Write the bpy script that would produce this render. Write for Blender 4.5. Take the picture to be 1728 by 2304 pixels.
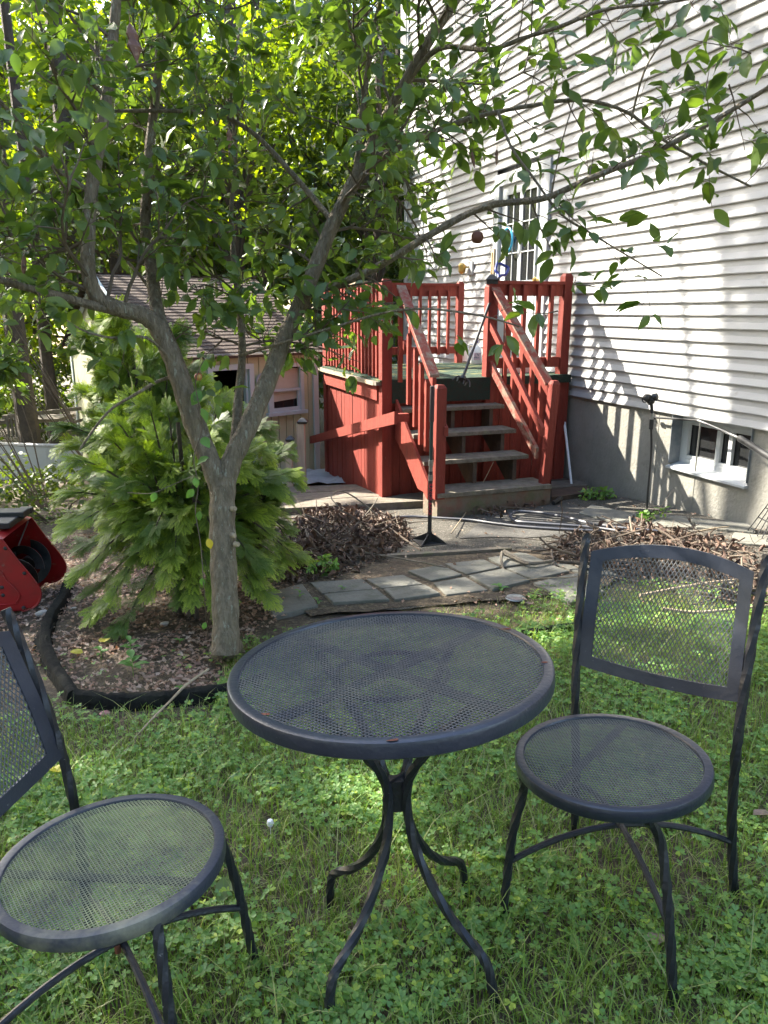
import bpy, math, random
import numpy as np
from mathutils import Vector, Matrix
S=bpy.context.scene
for o in list(bpy.data.objects): bpy.data.objects.remove(o)
COL=S.collection
rnd=random.Random(7); NR=np.random.default_rng(11)
R=math.radians
# ---------------------------------------------------------------- camera, sky, sun, exposure
PITCH=R(14.8); FPX=1710.0; EYE=Vector((0,0,1.6))
cam=bpy.data.cameras.new('camera'); camo=bpy.data.objects.new('camera',cam); COL.objects.link(camo)
cam.sensor_fit='VERTICAL'; cam.sensor_height=24; cam.lens=FPX/2304*24; cam.clip_start=.05; cam.clip_end=500
camo.location=EYE; camo.rotation_euler=(math.pi/2-PITCH,0,0); S.camera=camo
SUNDIR=Vector((-.69,.425,.60)).normalized()       # towards the sun
W=bpy.data.worlds.new('World'); S.world=W; W.use_nodes=True
nt=W.node_tree; bg=nt.nodes['Background']; sky=nt.nodes.new('ShaderNodeTexSky'); sky.sky_type='NISHITA'
sky.sun_disc=False; sky.sun_elevation=math.asin(SUNDIR.z); sky.sun_rotation=math.atan2(SUNDIR.x,SUNDIR.y)
sky.air_density=1.0; sky.dust_density=2.0; sky.ozone_density=1.0
nt.links.new(sky.outputs[0],bg.inputs[0]); bg.inputs[1].default_value=.15
sl=bpy.data.lights.new('sun','SUN'); sl.energy=4.0; sl.angle=R(.55); sl.color=(1,.93,.80)
so=bpy.data.objects.new('sun',sl); COL.objects.link(so); so.rotation_euler=SUNDIR.to_track_quat('Z','Y').to_euler()
S.render.engine='CYCLES'; S.render.resolution_x=768; S.render.resolution_y=1024
S.view_settings.view_transform='Standard'; S.view_settings.look='None'; S.view_settings.gamma=1
S.view_settings.exposure=2.6
S.cycles.max_bounces=8; S.cycles.transmission_bounces=5; S.cycles.transparent_max_bounces=8; S.cycles.diffuse_bounces=5
# ---------------------------------------------------------------- pixel -> point helpers (photo pixels 1728x2304)
FW=Vector((0,math.cos(PITCH),-math.sin(PITCH))); UP=Vector((0,math.sin(PITCH),math.cos(PITCH))); RT=Vector((1,0,0))
def ray(px,py): return RT*((px-864)/FPX)-UP*((py-1152)/FPX)+FW
def dep(px,py,t): return EYE+ray(px,py)*t
def g(x,y):
    z=.1-.057*(y-1.55)+.047*x
    if y>12: z+=.03*(y-12)
    return z
def gnd(px,py,h=0):
    z=0;v=ray(px,py)
    for i in range(14):
        p=EYE+v*((z-1.6)/v.z); z=g(p.x,p.y)+h
    return p
def plane(px,py,p0,n):
    v=ray(px,py); return EYE+v*((p0-EYE).dot(n)/v.dot(n))
AZ=R(19.8); W0=Vector((2.77,5.67,0)); WD=Vector((-math.sin(AZ),math.cos(AZ),0)); WN=Vector((-math.cos(AZ),-math.sin(AZ),0))
Z=Vector((0,0,1))
def H(w,n,z): return W0+WD*w+WN*n+Z*z          # house frame: along wall, out of wall, up
def onwall(px,py,n=0): return plane(px,py,W0+WN*n,WN)
# ---------------------------------------------------------------- mesh helpers
class MB:
    def __init__(s): s.V=[];s.F=[]
    def add(s,V,F):
        b=len(s.V); s.V+= [tuple(v) for v in V]; s.F+=[tuple(i+b for i in f) for f in F]; return s
    def box(s,o,a,b,c):                         # o = corner, three edge vectors
        o,a,b,c=map(Vector,(o,a,b,c))
        return s.add([o,o+a,o+a+b,o+b,o+c,o+a+c,o+a+b+c,o+b+c],[(0,3,2,1),(4,5,6,7),(0,1,5,4),(1,2,6,5),(2,3,7,6),(3,0,4,7)])
    def cbox(s,c,a,b,d):                        # centre, full edge vectors
        c,a,b,d=map(Vector,(c,a,b,d)); return s.box(c-(a+b+d)/2,a,b,d)
    def bar(s,p,q,wv,tv):                       # beam from p to q, width vec, thickness vec
        p,q=Vector(p),Vector(q); wv,tv=Vector(wv),Vector(tv); return s.box(p-wv/2-tv/2,wv,tv,q-p)
    def tube(s,P,r,k=8,cap=True,flat=1.0,twist=0,up=None,bump=0):
        P=[Vector(p) for p in P]; n=len(P); rr=r if isinstance(r,(list,tuple)) else [r]*n
        t0=(P[1]-P[0]).normalized(); u=t0.orthogonal().normalized() if up is None else (Vector(up)-t0*Vector(up).dot(t0)).normalized()
        V=[];pt=t0
        for i in range(n):
            t=(P[min(i+1,n-1)]-P[max(i-1,0)]).normalized()
            q=pt.rotation_difference(t); u=(q@u).normalized(); pt=t; b=t.cross(u)
            for j in range(k):
                a=2*math.pi*j/k+twist*i+math.pi/k
                e=rr[i]*(1+bump*((i+j)%2-.5))
                V.append(P[i]+u*(math.cos(a)*e)+b*(math.sin(a)*e*flat))
        F=[(i*k+j,i*k+(j+1)%k,(i+1)*k+(j+1)%k,(i+1)*k+j) for i in range(n-1) for j in range(k)]
        if cap: F+=[tuple(range(k))[::-1],tuple(range((n-1)*k,n*k))]
        return s.add(V,F)
    def lathe(s,prof,o,ax=(0,0,1),k=16,xs=1.0):
        o=Vector(o);ax=Vector(ax).normalized();u=ax.orthogonal().normalized();b=ax.cross(u);V=[];n=len(prof)
        for r_,h in prof:
            for j in range(k):
                a=2*math.pi*j/k; V.append(o+ax*h+u*(math.cos(a)*r_)+b*(math.sin(a)*r_*xs))
        F=[(i*k+j,i*k+(j+1)%k,(i+1)*k+(j+1)%k,(i+1)*k+j) for i in range(n-1) for j in range(k)]
        F+=[tuple(range(k))[::-1],tuple(range((n-1)*k,n*k))]
        return s.add(V,F)
    def prism(s,poly,ext):
        poly=[Vector(p) for p in poly];ext=Vector(ext);n=len(poly)
        return s.add(poly+[p+ext for p in poly],[tuple(range(n))[::-1],tuple(range(n,2*n))]+[(i,(i+1)%n,(i+1)%n+n,i+n) for i in range(n)])
    def build(s,name,mat,parent=None,smooth=False,bevel=0,local=False):
        me=bpy.data.meshes.new(name)
        off=Vector((0,0,0)) if (parent is None or local) else wloc(parent)
        me.from_pydata([Vector(v)-off for v in s.V],[],s.F); me.update(); me.materials.append(mat)
        o=bpy.data.objects.new(name,me); COL.objects.link(o)
        if parent is not None: o.parent=parent
        if smooth:
            me.polygons.foreach_set('use_smooth',[True]*len(me.polygons)); me.set_sharp_from_angle(angle=R(40))
        if bevel:
            m=o.modifiers.new('bevel','BEVEL'); m.width=bevel; m.segments=2; m.limit_method='ANGLE'; m.angle_limit=R(40); m.harden_normals=False
        return o
def wloc(o):
    v=Vector((0,0,0))
    while o is not None: v+=o.location; o=o.parent
    return v
def tag(o,label,cat,group=None,kind=None):
    if label: o['label']=label
    if cat: o['category']=cat
    if group: o['group']=group
    if kind: o['kind']=kind
    return o
def struct(o): o['kind']='structure'; return o
def empty(name,loc,label,cat,group=None):
    o=bpy.data.objects.new(name,None); COL.objects.link(o); o.location=loc; o.empty_display_size=.1
    return tag(o,label,cat,group)
def copytree(o,parent=None):
    c=o.copy(); COL.objects.link(c)
    if parent is not None: c.parent=parent
    for ch in [x for x in list(bpy.data.objects) if x.parent==o]: copytree(ch,c)
    return c
def npmesh(name,V,F,mat,parent=None,smooth=False,attr=None,local=False):
    V=np.asarray(V,np.float32).reshape(-1,3)
    if parent is not None and not local: V=V-np.array(wloc(parent),np.float32)
    Fs=F if isinstance(F,list) else [F]
    me=bpy.data.meshes.new(name); me.vertices.add(len(V)); me.vertices.foreach_set('co',V.ravel())
    idx=np.concatenate([f.ravel() for f in Fs]); tot=np.concatenate([np.full(len(f),f.shape[1]) for f in Fs])
    st=np.concatenate([[0],np.cumsum(tot)[:-1]])
    me.loops.add(len(idx)); me.loops.foreach_set('vertex_index',idx.astype(np.int32))
    me.polygons.add(len(tot)); me.polygons.foreach_set('loop_start',st.astype(np.int32)); me.polygons.foreach_set('loop_total',tot.astype(np.int32))
    if smooth: me.polygons.foreach_set('use_smooth',np.ones(len(tot),bool))
    if attr is not None:
        a=me.attributes.new('tip','FLOAT','POINT'); a.data.foreach_set('value',np.asarray(attr,np.float32))
    me.update(calc_edges=True); me.materials.append(mat)
    o=bpy.data.objects.new(name,me); COL.objects.link(o)
    if parent is not None: o.parent=parent
    return o
def inst(T,F,M,P,S_=None):
    """template verts T(k,3), faces F(m,c), matrices M(N,3,3), points P(N,3)"""
    T=np.asarray(T,float);F=np.asarray(F);N=len(P)
    V=np.einsum('nij,kj->nki',M,T)
    if S_ is not None: V=V*np.asarray(S_)[:,None,None]
    V=V+np.asarray(P)[:,None,:]
    FF=F[None]+(np.arange(N)*len(T))[:,None,None]
    return V.reshape(-1,3),FF.reshape(-1,F.shape[1])
def frames(D,Nn):
    """matrices whose y column is D, z column close to Nn"""
    D=D/np.linalg.norm(D,axis=1,keepdims=True)
    X=np.cross(D,Nn);X/=np.linalg.norm(X,axis=1,keepdims=True)+1e-9
    Zc=np.cross(X,D); return np.stack([X,D,Zc],axis=2)
def smooth_path(P,n=6):
    P=[Vector(p) for p in P];out=[]
    for i in range(len(P)-1):
        a=P[max(i-1,0)];b=P[i];c=P[i+1];d=P[min(i+2,len(P)-1)]
        for k in range(n):
            t=k/n; out.append(.5*((2*b)+(c-a)*t+(2*a-5*b+4*c-d)*t*t+(3*b-a-3*c+d)*t**3))
    out.append(P[-1]); return out
def lerp(a,b,t): return a+(b-a)*t
# ---------------------------------------------------------------- materials
def mat(name,base,rough=.6,var=None,scale=6,detail=6,bump=0,bscale=None,metal=0,spec=.5,coat=0,isl=None,trans=None,tamt=.4,stretch=None,thresh=(.35,.7),third=None,tscale=25,tth=(.55,.7),aniso=None,alpha=None):
    m=bpy.data.materials.new(name); m.use_nodes=True; N=m.node_tree.nodes; L=m.node_tree.links; p=N['Principled BSDF']
    p.inputs['Roughness'].default_value=rough; p.inputs['Metallic'].default_value=metal
    p.inputs['Specular IOR Level'].default_value=spec
    if coat: p.inputs['Coat Weight'].default_value=coat; p.inputs['Coat Roughness'].default_value=.15
    tc=N.new('ShaderNodeTexCoord'); mp=N.new('ShaderNodeMapping'); L.new(tc.outputs['Object'],mp.inputs[0])
    if stretch: mp.inputs['Scale'].default_value=stretch
    col=None
    def rgb(c):
        n=N.new('ShaderNodeRGB'); n.outputs[0].default_value=(*c,1); return n.outputs[0]
    def mix(fac,a,b):
        n=N.new('ShaderNodeMix'); n.data_type='RGBA'; L.new(fac,n.inputs[0]); L.new(a,n.inputs[6]); L.new(b,n.inputs[7]); return n.outputs[2]
    def noise(sc,de=6,th=(.35,.7)):
        n=N.new('ShaderNodeTexNoise'); n.inputs['Scale'].default_value=sc; n.inputs['Detail'].default_value=de; n.inputs['Roughness'].default_value=.65
        L.new(mp.outputs[0],n.inputs['Vector']); r=N.new('ShaderNodeMapRange'); r.inputs[1].default_value=th[0]; r.inputs[2].default_value=th[1]
        L.new(n.outputs[0],r.inputs[0]); return n,r.outputs[0]
    col=rgb(base)
    if isl:
        ge=N.new('ShaderNodeNewGeometry'); cr=N.new('ShaderNodeValToRGB'); L.new(ge.outputs['Random Per Island'],cr.inputs[0])
        e=cr.color_ramp.elements
        while len(e)<len(isl): e.new(.5)
        for i,c in enumerate(isl): e[i].position=i/(len(isl)-1); e[i].color=(*c,1)
        col=cr.outputs[0]
    if var:
        nn,f=noise(scale,detail,thresh); col=mix(f,col,rgb(var))
    if third:
        nn,f=noise(tscale,4,tth); col=mix(f,col,rgb(third))
    L.new(col,p.inputs['Base Color'])
    if bump:
        nb=N.new('ShaderNodeTexNoise'); nb.inputs['Scale'].default_value=bscale or scale*3; nb.inputs['Detail'].default_value=6; L.new(mp.outputs[0],nb.inputs['Vector'])
        bp=N.new('ShaderNodeBump'); bp.inputs['Strength'].default_value=bump; bp.inputs['Distance'].default_value=.02; L.new(nb.outputs[0],bp.inputs['Height']); L.new(bp.outputs[0],p.inputs['Normal'])
    if trans:
        tr=N.new('ShaderNodeBsdfTranslucent'); hs=N.new('ShaderNodeMix'); hs.data_type='RGBA'; hs.blend_type='MULTIPLY'; hs.inputs[0].default_value=1
        L.new(col,hs.inputs[6]); hs.inputs[7].default_value=(*trans,1); L.new(hs.outputs[2],tr.inputs[0])
        ms=N.new('ShaderNodeMixShader'); ms.inputs[0].default_value=tamt; L.new(p.outputs[0],ms.inputs[1]); L.new(tr.outputs[0],ms.inputs[2])
        L.new(ms.outputs[0],N['Material Output'].inputs[0])
    m['_col']=0
    return m
def tipmix(m,c,amt=1.0):
    """blend a second natural colour in where the 'tip' attribute is high (new growth)"""
    N=m.node_tree.nodes;L=m.node_tree.links;p=N['Principled BSDF'];src=p.inputs['Base Color'].links[0].from_socket
    a=N.new('ShaderNodeAttribute');a.attribute_name='tip';mx=N.new('ShaderNodeMix');mx.data_type='RGBA';mx.inputs[7].default_value=(*c,1)
    L.new(a.outputs['Fac'],mx.inputs[0]);L.new(src,mx.inputs[6])
    for ts in [l.to_socket for l in list(src.links) if l.to_node!=mx]: L.new(mx.outputs[2],ts)
    return m
M={}
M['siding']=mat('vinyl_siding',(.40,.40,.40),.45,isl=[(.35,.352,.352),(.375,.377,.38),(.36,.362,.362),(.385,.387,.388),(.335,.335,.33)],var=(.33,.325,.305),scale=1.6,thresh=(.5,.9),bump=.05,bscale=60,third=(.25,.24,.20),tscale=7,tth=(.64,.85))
M['trim']=mat('white_trim',(.41,.43,.44),.45,var=(.38,.38,.36),scale=5,thresh=(.5,.85))
M['concrete']=mat('foundation_concrete',(.27,.26,.23),.9,var=(.20,.195,.17),scale=3.5,bump=.35,bscale=40,third=(.13,.125,.10),tscale=2.6,tth=(.6,.8))
M['red']=mat('red_stain',(.25,.040,.026),.68,spec=.3,isl=[(.26,.042,.027),(.21,.034,.023),(.28,.048,.030),(.235,.036,.025)],var=(.155,.028,.020),scale=9,thresh=(.42,.72),bump=.35,bscale=45,stretch=(3,3,.45),third=(.25,.15,.10),tscale=18,tth=(.66,.74))
M['redworn']=mat('worn_red_stain',(.24,.045,.028),.7,var=(.24,.18,.13),scale=9,thresh=(.45,.62),bump=.3,bscale=40,stretch=(1.5,1.5,1.5))
M['greywood']=mat('weathered_wood',(.20,.17,.135),.85,var=(.10,.085,.065),scale=5,bump=.5,bscale=30,stretch=(3,3,3),third=(.16,.17,.09),tscale=4,tth=(.55,.75))
M['palewood']=mat('pale_wood',(.42,.33,.22),.8,var=(.28,.22,.15),scale=8,bump=.3,bscale=40,stretch=(4,4,.6))
M['darkwood']=mat('dark_old_wood',(.10,.065,.045),.85,var=(.05,.035,.028),scale=8,bump=.3)
M['carpet']=mat('green_outdoor_carpet',(.022,.07,.045),.95,var=(.035,.05,.03),scale=14,bump=.8,bscale=160,third=(.20,.19,.06),tscale=5,tth=(.52,.66))
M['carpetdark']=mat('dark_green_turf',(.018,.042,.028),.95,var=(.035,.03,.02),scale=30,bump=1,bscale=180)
M['metal']=mat('black_painted_iron',(.010,.011,.016),.40,var=(.018,.019,.026),scale=9,bump=.15,bscale=70,third=(.22,.22,.20),tscale=55,tth=(.70,.76))
M['metalband']=mat('worn_dark_band',(.020,.025,.040),.30,var=(.040,.045,.062),scale=6,thresh=(.4,.7),bump=.08,bscale=90,third=(.28,.28,.27),tscale=70,tth=(.69,.75))
M['mesh']=mat('mesh_wire',(.065,.072,.09),.38,var=(.13,.135,.12),scale=7,thresh=(.4,.65),third=(.23,.09,.045),tscale=5,tth=(.70,.78))
M['meshmoss']=mat('mossy_mesh_wire',(.12,.13,.11),.6,var=(.30,.32,.17),scale=6,thresh=(.35,.6))
M['rust']=mat('rust',(.20,.06,.03),.8,var=(.08,.03,.02),scale=60)
M['bark']=mat('grey_bark',(.25,.20,.14),.85,var=(.15,.12,.082),scale=22,thresh=(.42,.60),bump=1.0,bscale=60,stretch=(2.2,2.2,.6),third=(.32,.31,.24),tscale=30,tth=(.58,.66))
M['barkdark']=mat('dark_bark',(.085,.065,.048),.9,var=(.045,.035,.028),scale=10,bump=.8,bscale=40)
M['twig']=mat('brown_twig',(.095,.065,.045),.8,var=(.16,.13,.09),scale=20)
M['leaf']=mat('broad_green_leaf',(.05,.12,.03),.40,isl=[(.08,.135,.040),(.10,.165,.05),(.10,.155,.07),(.125,.19,.055),(.08,.14,.045),(.16,.225,.06)],trans=(1.7,1.75,.4),tamt=.42,spec=.5)
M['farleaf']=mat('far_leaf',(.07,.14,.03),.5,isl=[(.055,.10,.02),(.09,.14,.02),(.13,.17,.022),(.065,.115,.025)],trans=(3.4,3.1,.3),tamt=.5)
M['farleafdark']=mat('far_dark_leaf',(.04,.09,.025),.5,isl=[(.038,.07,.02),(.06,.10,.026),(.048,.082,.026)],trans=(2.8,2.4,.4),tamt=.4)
M['cedar']=tipmix(mat('cedar_spray',(.06,.13,.025),.5,isl=[(.045,.10,.020),(.07,.14,.026),(.055,.12,.022)],trans=(1.6,1.7,.5),tamt=.3),(.50,.62,.06))
M['grass']=mat('lawn_grass',(.07,.15,.03),.45,isl=[(.12,.21,.032),(.17,.28,.042),(.24,.355,.06),(.145,.245,.036),(.36,.35,.17),(.16,.27,.042)],trans=(1.4,1.5,.6),tamt=.35)
M['drygrass']=mat('dry_grass',(.28,.22,.12),.7,isl=[(.30,.24,.14),(.20,.16,.08),(.24,.21,.10),(.13,.14,.05)],trans=(1.2,1.1,.8),tamt=.25)
M['clover']=mat('clover_leaf',(.07,.16,.05),.5,isl=[(.115,.235,.055),(.155,.30,.068),(.215,.36,.08),(.13,.27,.095),(.38,.49,.06)],trans=(1.4,1.5,.5),tamt=.35)
M['litter']=mat('dead_leaf',(.2,.11,.07),.7,isl=[(.30,.175,.12),(.42,.29,.21),(.17,.10,.07),(.52,.41,.32),(.26,.15,.11)],trans=(1.2,.9,.6),tamt=.15)
M['deadcurl']=mat('curled_dead_leaf',(.11,.065,.045),.75,isl=[(.09,.05,.036),(.15,.09,.06),(.06,.036,.028),(.22,.15,.11)])
M['soil']=mat('yard_soil',(.105,.078,.052),.95,var=(.055,.042,.03),scale=12,bump=1,bscale=60,third=(.20,.16,.10),tscale=30,tth=(.5,.7))
M['gravel']=mat('pea_gravel',(.10,.09,.073),.9,var=(.055,.05,.04),scale=45,thresh=(.4,.6),bump=1,bscale=120,third=(.27,.25,.21),tscale=80,tth=(.55,.65))
M['asphalt']=mat('old_asphalt',(.055,.052,.048),.9,var=(.095,.09,.08),scale=30,bump=.5,bscale=120,third=(.24,.22,.19),tscale=90,tth=(.6,.68))
M['paver']=mat('paver_stone',(.19,.185,.16),.9,var=(.12,.118,.10),scale=6,bump=.35,bscale=60,third=(.085,.095,.065),tscale=5,tth=(.56,.75))
M['black']=mat('black_plastic',(.016,.017,.019),.45,var=(.03,.03,.03),scale=20)
M['rubber']=mat('black_edging',(.009,.0095,.010),.95,spec=.15,var=(.03,.03,.024),scale=8,bump=.6,bscale=30)
M['hose']=mat('dark_hose',(.05,.055,.075),.4,var=(.10,.10,.11),scale=20)
M['snowred']=mat('red_enamel',(.33,.010,.012),.38,var=(.22,.018,.015),scale=6,thresh=(.45,.65),coat=.25,bump=.05,third=(.20,.12,.09),tscale=14,tth=(.62,.75))
M['darkpart']=mat('dark_steel',(.022,.023,.025),.45,metal=.4,var=(.06,.06,.06),scale=15)
M['steel']=mat('grey_steel',(.35,.36,.37),.35,metal=.8,var=(.22,.2,.18),scale=20)
M['blue']=mat('blue_plastic',(.035,.055,.28),.35,var=(.03,.045,.2),scale=20)
M['cyan']=mat('light_blue_plastic',(.02,.33,.55),.4)
M['white']=mat('white_plastic',(.72,.72,.74),.4,var=(.5,.5,.5),scale=15,thresh=(.5,.8))
M['brass']=mat('brass',(.50,.33,.10),.3,metal=.9)
M['glassdark']=mat('dark_window_glass',(.02,.021,.022),.06,spec=.8)
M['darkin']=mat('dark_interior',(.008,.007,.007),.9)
M['blind']=mat('cream_blind',(.45,.41,.33),.7,var=(.36,.33,.27),scale=4)
M['shed']=mat('cream_shed_paint',(.41,.42,.28),.65,var=(.35,.345,.22),scale=3,third=(.30,.27,.15),tscale=2,tth=(.62,.8),stretch=(1,1,.5))
M['shingle']=mat('brown_shingle',(.10,.068,.052),.9,var=(.045,.033,.028),scale=14,bump=.5,bscale=50)
M['signgreen']=mat('green_sign_paint',(.01,.14,.07),.5)
M['apple']=mat('reddish_brown_fruit',(.20,.06,.035),.5,var=(.14,.05,.03),scale=10)
M['applered']=mat('red_yellow_fruit',(.40,.05,.04),.4,var=(.5,.35,.08),scale=20,thresh=(.45,.55))
M['tamptext']=mat('pink_red_lettering',(.55,.02,.05),.5)
M['yellow']=mat('yellow_leaf',(.55,.48,.05),.5,trans=(1.2,1.1,.5),tamt=.3)
M['pinkstone']=mat('pink_paper',(.55,.22,.20),.8,var=(.6,.45,.42),scale=30)
M['stone']=mat('pale_stone',(.5,.46,.40),.8,var=(.35,.3,.26),scale=20)
M['silver']=mat('pale_tarp',(.42,.44,.46),.35,var=(.30,.32,.34),scale=8,bump=.6,bscale=12)
M['boxwood']=mat('stained_step_box',(.16,.13,.095),.85,var=(.20,.07,.05),scale=5,thresh=(.45,.7),bump=.4,bscale=30,third=(.12,.12,.06),tscale=6,tth=(.5,.7))
M['hangdead']=mat('hanging_dead_leaf',(.17,.075,.04),.6,var=(.10,.045,.03),scale=40,third=(.30,.19,.12),tscale=60,tth=(.55,.65))
M['shedtrim']=mat('bounce_offset_white',(.40,.455,.47),.45,var=(.33,.37,.37),scale=5,thresh=(.5,.85))  # white trim tinted blue to offset red light bounced off the deck
# ================================================================ SETTING
def poly_sheet(name,pts,h,m,label=None,cat=None,kind='structure',n=10,thick=0):
    """a ground patch following the terrain: fan of pts (xy), lifted h"""
    P=[Vector((p[0],p[1],0)) for p in pts]; c=sum(P,Vector())/len(P); V=[];F=[]
    k=len(P); rings=6
    for r in range(rings+1):
        for p in P:
            q=c.lerp(p,r/rings); V.append((q.x,q.y,g(q.x,q.y)+h))
    for r in range(rings):
        for i in range(k): F.append((r*k+i,r*k+(i+1)%k,(r+1)*k+(i+1)%k,(r+1)*k+i))
    if thick:
        b=len(V); V+=[(p.x,p.y,g(p.x,p.y)+h-thick) for p in P]
        for i in range(k): F.append((rings*k+i,rings*k+(i+1)%k,b+(i+1)%k,b+i))
    mb=MB(); mb.add(V,F); o=mb.build(name,m); 
    if kind: o['kind']=kind
    return o
def rough_poly(pts,amt=.05,n=4):
    out=[]
    for i in range(len(pts)):
        a=Vector(pts[i]).to_2d();b=Vector(pts[(i+1)%len(pts)]).to_2d()
        for k in range(n):
            q=a.lerp(b,k/n); out.append((q.x+rnd.uniform(-amt,amt),q.y+rnd.uniform(-amt,amt)))
    return out
def G2(px,py): p=gnd(px,py); return (p.x,p.y)
# ground
nx,ny=150,150
xs=np.concatenate([np.linspace(-70,-6,20)[:-1],np.linspace(-6,6,110),np.linspace(6,70,20)[1:]])
ys=np.concatenate([np.linspace(-40,0,12)[:-1],np.linspace(0,12,120),np.linspace(12,90,24)[1:]])
X,Y=np.meshgrid(xs,ys); Zg=np.vectorize(g)(X,Y); near=(abs(X)<6)&(Y<12)&(Y>0)
Zg=Zg+np.where(near,(np.sin(X*7.1+Y*3)*np.cos(Y*6.3-X*2)*.006+np.sin(X*19+Y*13)*np.cos(Y*17)*.003),0)-.012
idx=np.arange(len(xs)*len(ys)).reshape(len(ys),len(xs))
Fg=np.stack([idx[:-1,:-1],idx[:-1,1:],idx[1:,1:],idx[1:,:-1]],-1).reshape(-1,4)
gr=npmesh('ground',np.stack([X,Y,Zg],-1),Fg,M['soil'],smooth=True); struct(gr)
# patio gravel and old asphalt between the lawn and the house
pg=[G2(560,1330),G2(620,1190),G2(640,1120),G2(860,1120),G2(1000,1140),G2(1330,1105),G2(1728,1190),H(-1.6,.05,0)[:2],H(-2.2,1.2,0)[:2],G2(1690,1330),G2(1480,1290),G2(1190,1330),G2(960,1370),G2(680,1370)]
poly_sheet('gravel_bed',rough_poly(pg,.04),.004,M['gravel'])
poly_sheet('asphalt_path',rough_poly([G2(1030,1215),G2(1100,1150),G2(1270,1130),G2(1530,1185),G2(1450,1260),G2(1290,1260),G2(1240,1210)],.05),.010,M['asphalt'])
# ---------------------------------------------------------------- house
house=empty('house',H(3,-3,0),'white vinyl sided house on a bare concrete foundation behind the red deck','house')
SB=.753; CH=.1016
dz0,dz1=.98,3.13; dw0,dw1=3.0,4.22
mb=MB()
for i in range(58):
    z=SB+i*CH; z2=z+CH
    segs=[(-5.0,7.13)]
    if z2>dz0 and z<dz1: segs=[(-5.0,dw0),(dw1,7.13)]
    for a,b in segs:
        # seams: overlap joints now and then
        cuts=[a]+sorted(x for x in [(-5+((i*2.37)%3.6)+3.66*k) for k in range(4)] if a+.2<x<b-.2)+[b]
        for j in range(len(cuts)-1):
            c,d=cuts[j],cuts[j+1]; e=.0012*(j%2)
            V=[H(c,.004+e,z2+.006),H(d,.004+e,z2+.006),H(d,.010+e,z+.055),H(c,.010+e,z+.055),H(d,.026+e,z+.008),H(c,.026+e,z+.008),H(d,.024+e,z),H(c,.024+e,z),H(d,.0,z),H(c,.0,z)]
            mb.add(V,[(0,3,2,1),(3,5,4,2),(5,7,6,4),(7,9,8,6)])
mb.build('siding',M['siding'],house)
mb=MB(); zb=-1.2; zt=.765
for (a,b,z0,z1) in ((-5,.0,zb,zt),(.87,7.1,zb,zt),(.0,.87,zb,.30)):
    mb.box(H(a,-.32,z0),WD*(b-a),WN*.315,Z*(z1-z0))
for w in (.55,1.05,2.0,2.9,-.9,-1.8): mb.box(H(w,-.01,zb),WD*.012,WN*.0085,Z*(zt-.004-zb))
mb.build('foundation',M['concrete'],house)
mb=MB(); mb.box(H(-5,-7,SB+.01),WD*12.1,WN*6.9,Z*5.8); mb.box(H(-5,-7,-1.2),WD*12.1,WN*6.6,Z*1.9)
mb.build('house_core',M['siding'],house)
mb=MB(); mb.box(H(7.125,-.08,SB-.02),WD*.03,WN*.12,Z*6); mb.box(H(7.06,.0,SB-.02),WD*.064,WN*.032,Z*6); mb.build('corner_board',M['trim'],house)
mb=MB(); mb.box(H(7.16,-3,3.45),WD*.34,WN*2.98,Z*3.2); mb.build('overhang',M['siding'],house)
mb=MB(); mb.box(H(7.16,-3,3.32),WD*.40,WN*3.02,Z*.12);mb.build('overhang_soffit',M['trim'],house)
mb=MB(); mb.prism([H(-5.4,.4,6.5),H(-5.4,-3.5,8.7),H(-5.4,-7.4,6.5)],WD*13.2); mb.build('roof',M['shingle'],house)
# door
dr=MB(); dr.box(H(dw0+.13,-.03,dz0+.04),WD*.96,WN*.035,Z*2.0); door=dr.build('door',M['trim'],house)
tm=MB()
tm.box(H(dw0,-.02,dz0),WD*.115,WN*.062,Z*(dz1-dz0)); tm.box(H(dw1-.115,-.02,dz0),WD*.115,WN*.062,Z*(dz1-dz0)); tm.box(H(dw0+.115,-.02,dz1-.13),WD*(dw1-dw0-.23),WN*.058,Z*.13); tm.box(H(dw0,.0,dz0-.05),WD*(dw1-dw0),WN*.09,Z*.049)
tm.build('frame',M['trim'],door,bevel=.004)
gp=MB()
for a,b in ((dw0+.27,dw0+.56),(dw0+.63,dw0+.92)): gp.box(H(a,.004,dz0+.95),WD*(b-a),WN*.006,Z*.96)
gp.build('pane',M['glassdark'],door)
gm=MB()
for zz in (dz0+1.26,dz0+1.58): gm.box(H(dw0+.27,.0105,zz),WD*.65,WN*.012,Z*.012)
for ww in (dw0+.41,dw0+.77): gm.box(H(ww,.0095,dz0+.95),WD*.012,WN*.012,Z*.96)
for (a,b,c,d) in ((dw0+.25,dw0+.94,.93,.955),(dw0+.25,dw0+.94,1.905,1.93),(dw0+.25,dw0+.27,.955,1.905),(dw0+.92,dw0+.94,.955,1.905),(dw0+.56,dw0+.63,.955,1.905)): gm.box(H(a,.004,dz0+c),WD*(b-a),WN*.022,Z*(d-c))
for (a,b) in ((dw0+.26,dw0+.56),(dw0+.63,dw0+.93)): gm.box(H(a,.004,dz0+.2),WD*(b-a),WN*.010,Z*.6)
gm.build('muntin',M['trim'],door)
kb=MB(); kb.lathe([(.012,0),(.012,.03),(.03,.04),(.032,.055),(.02,.07)],H(dw0+.18,.005,dz0+.95),WN,12); kb.build('knob',M['brass'],door,True)
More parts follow.
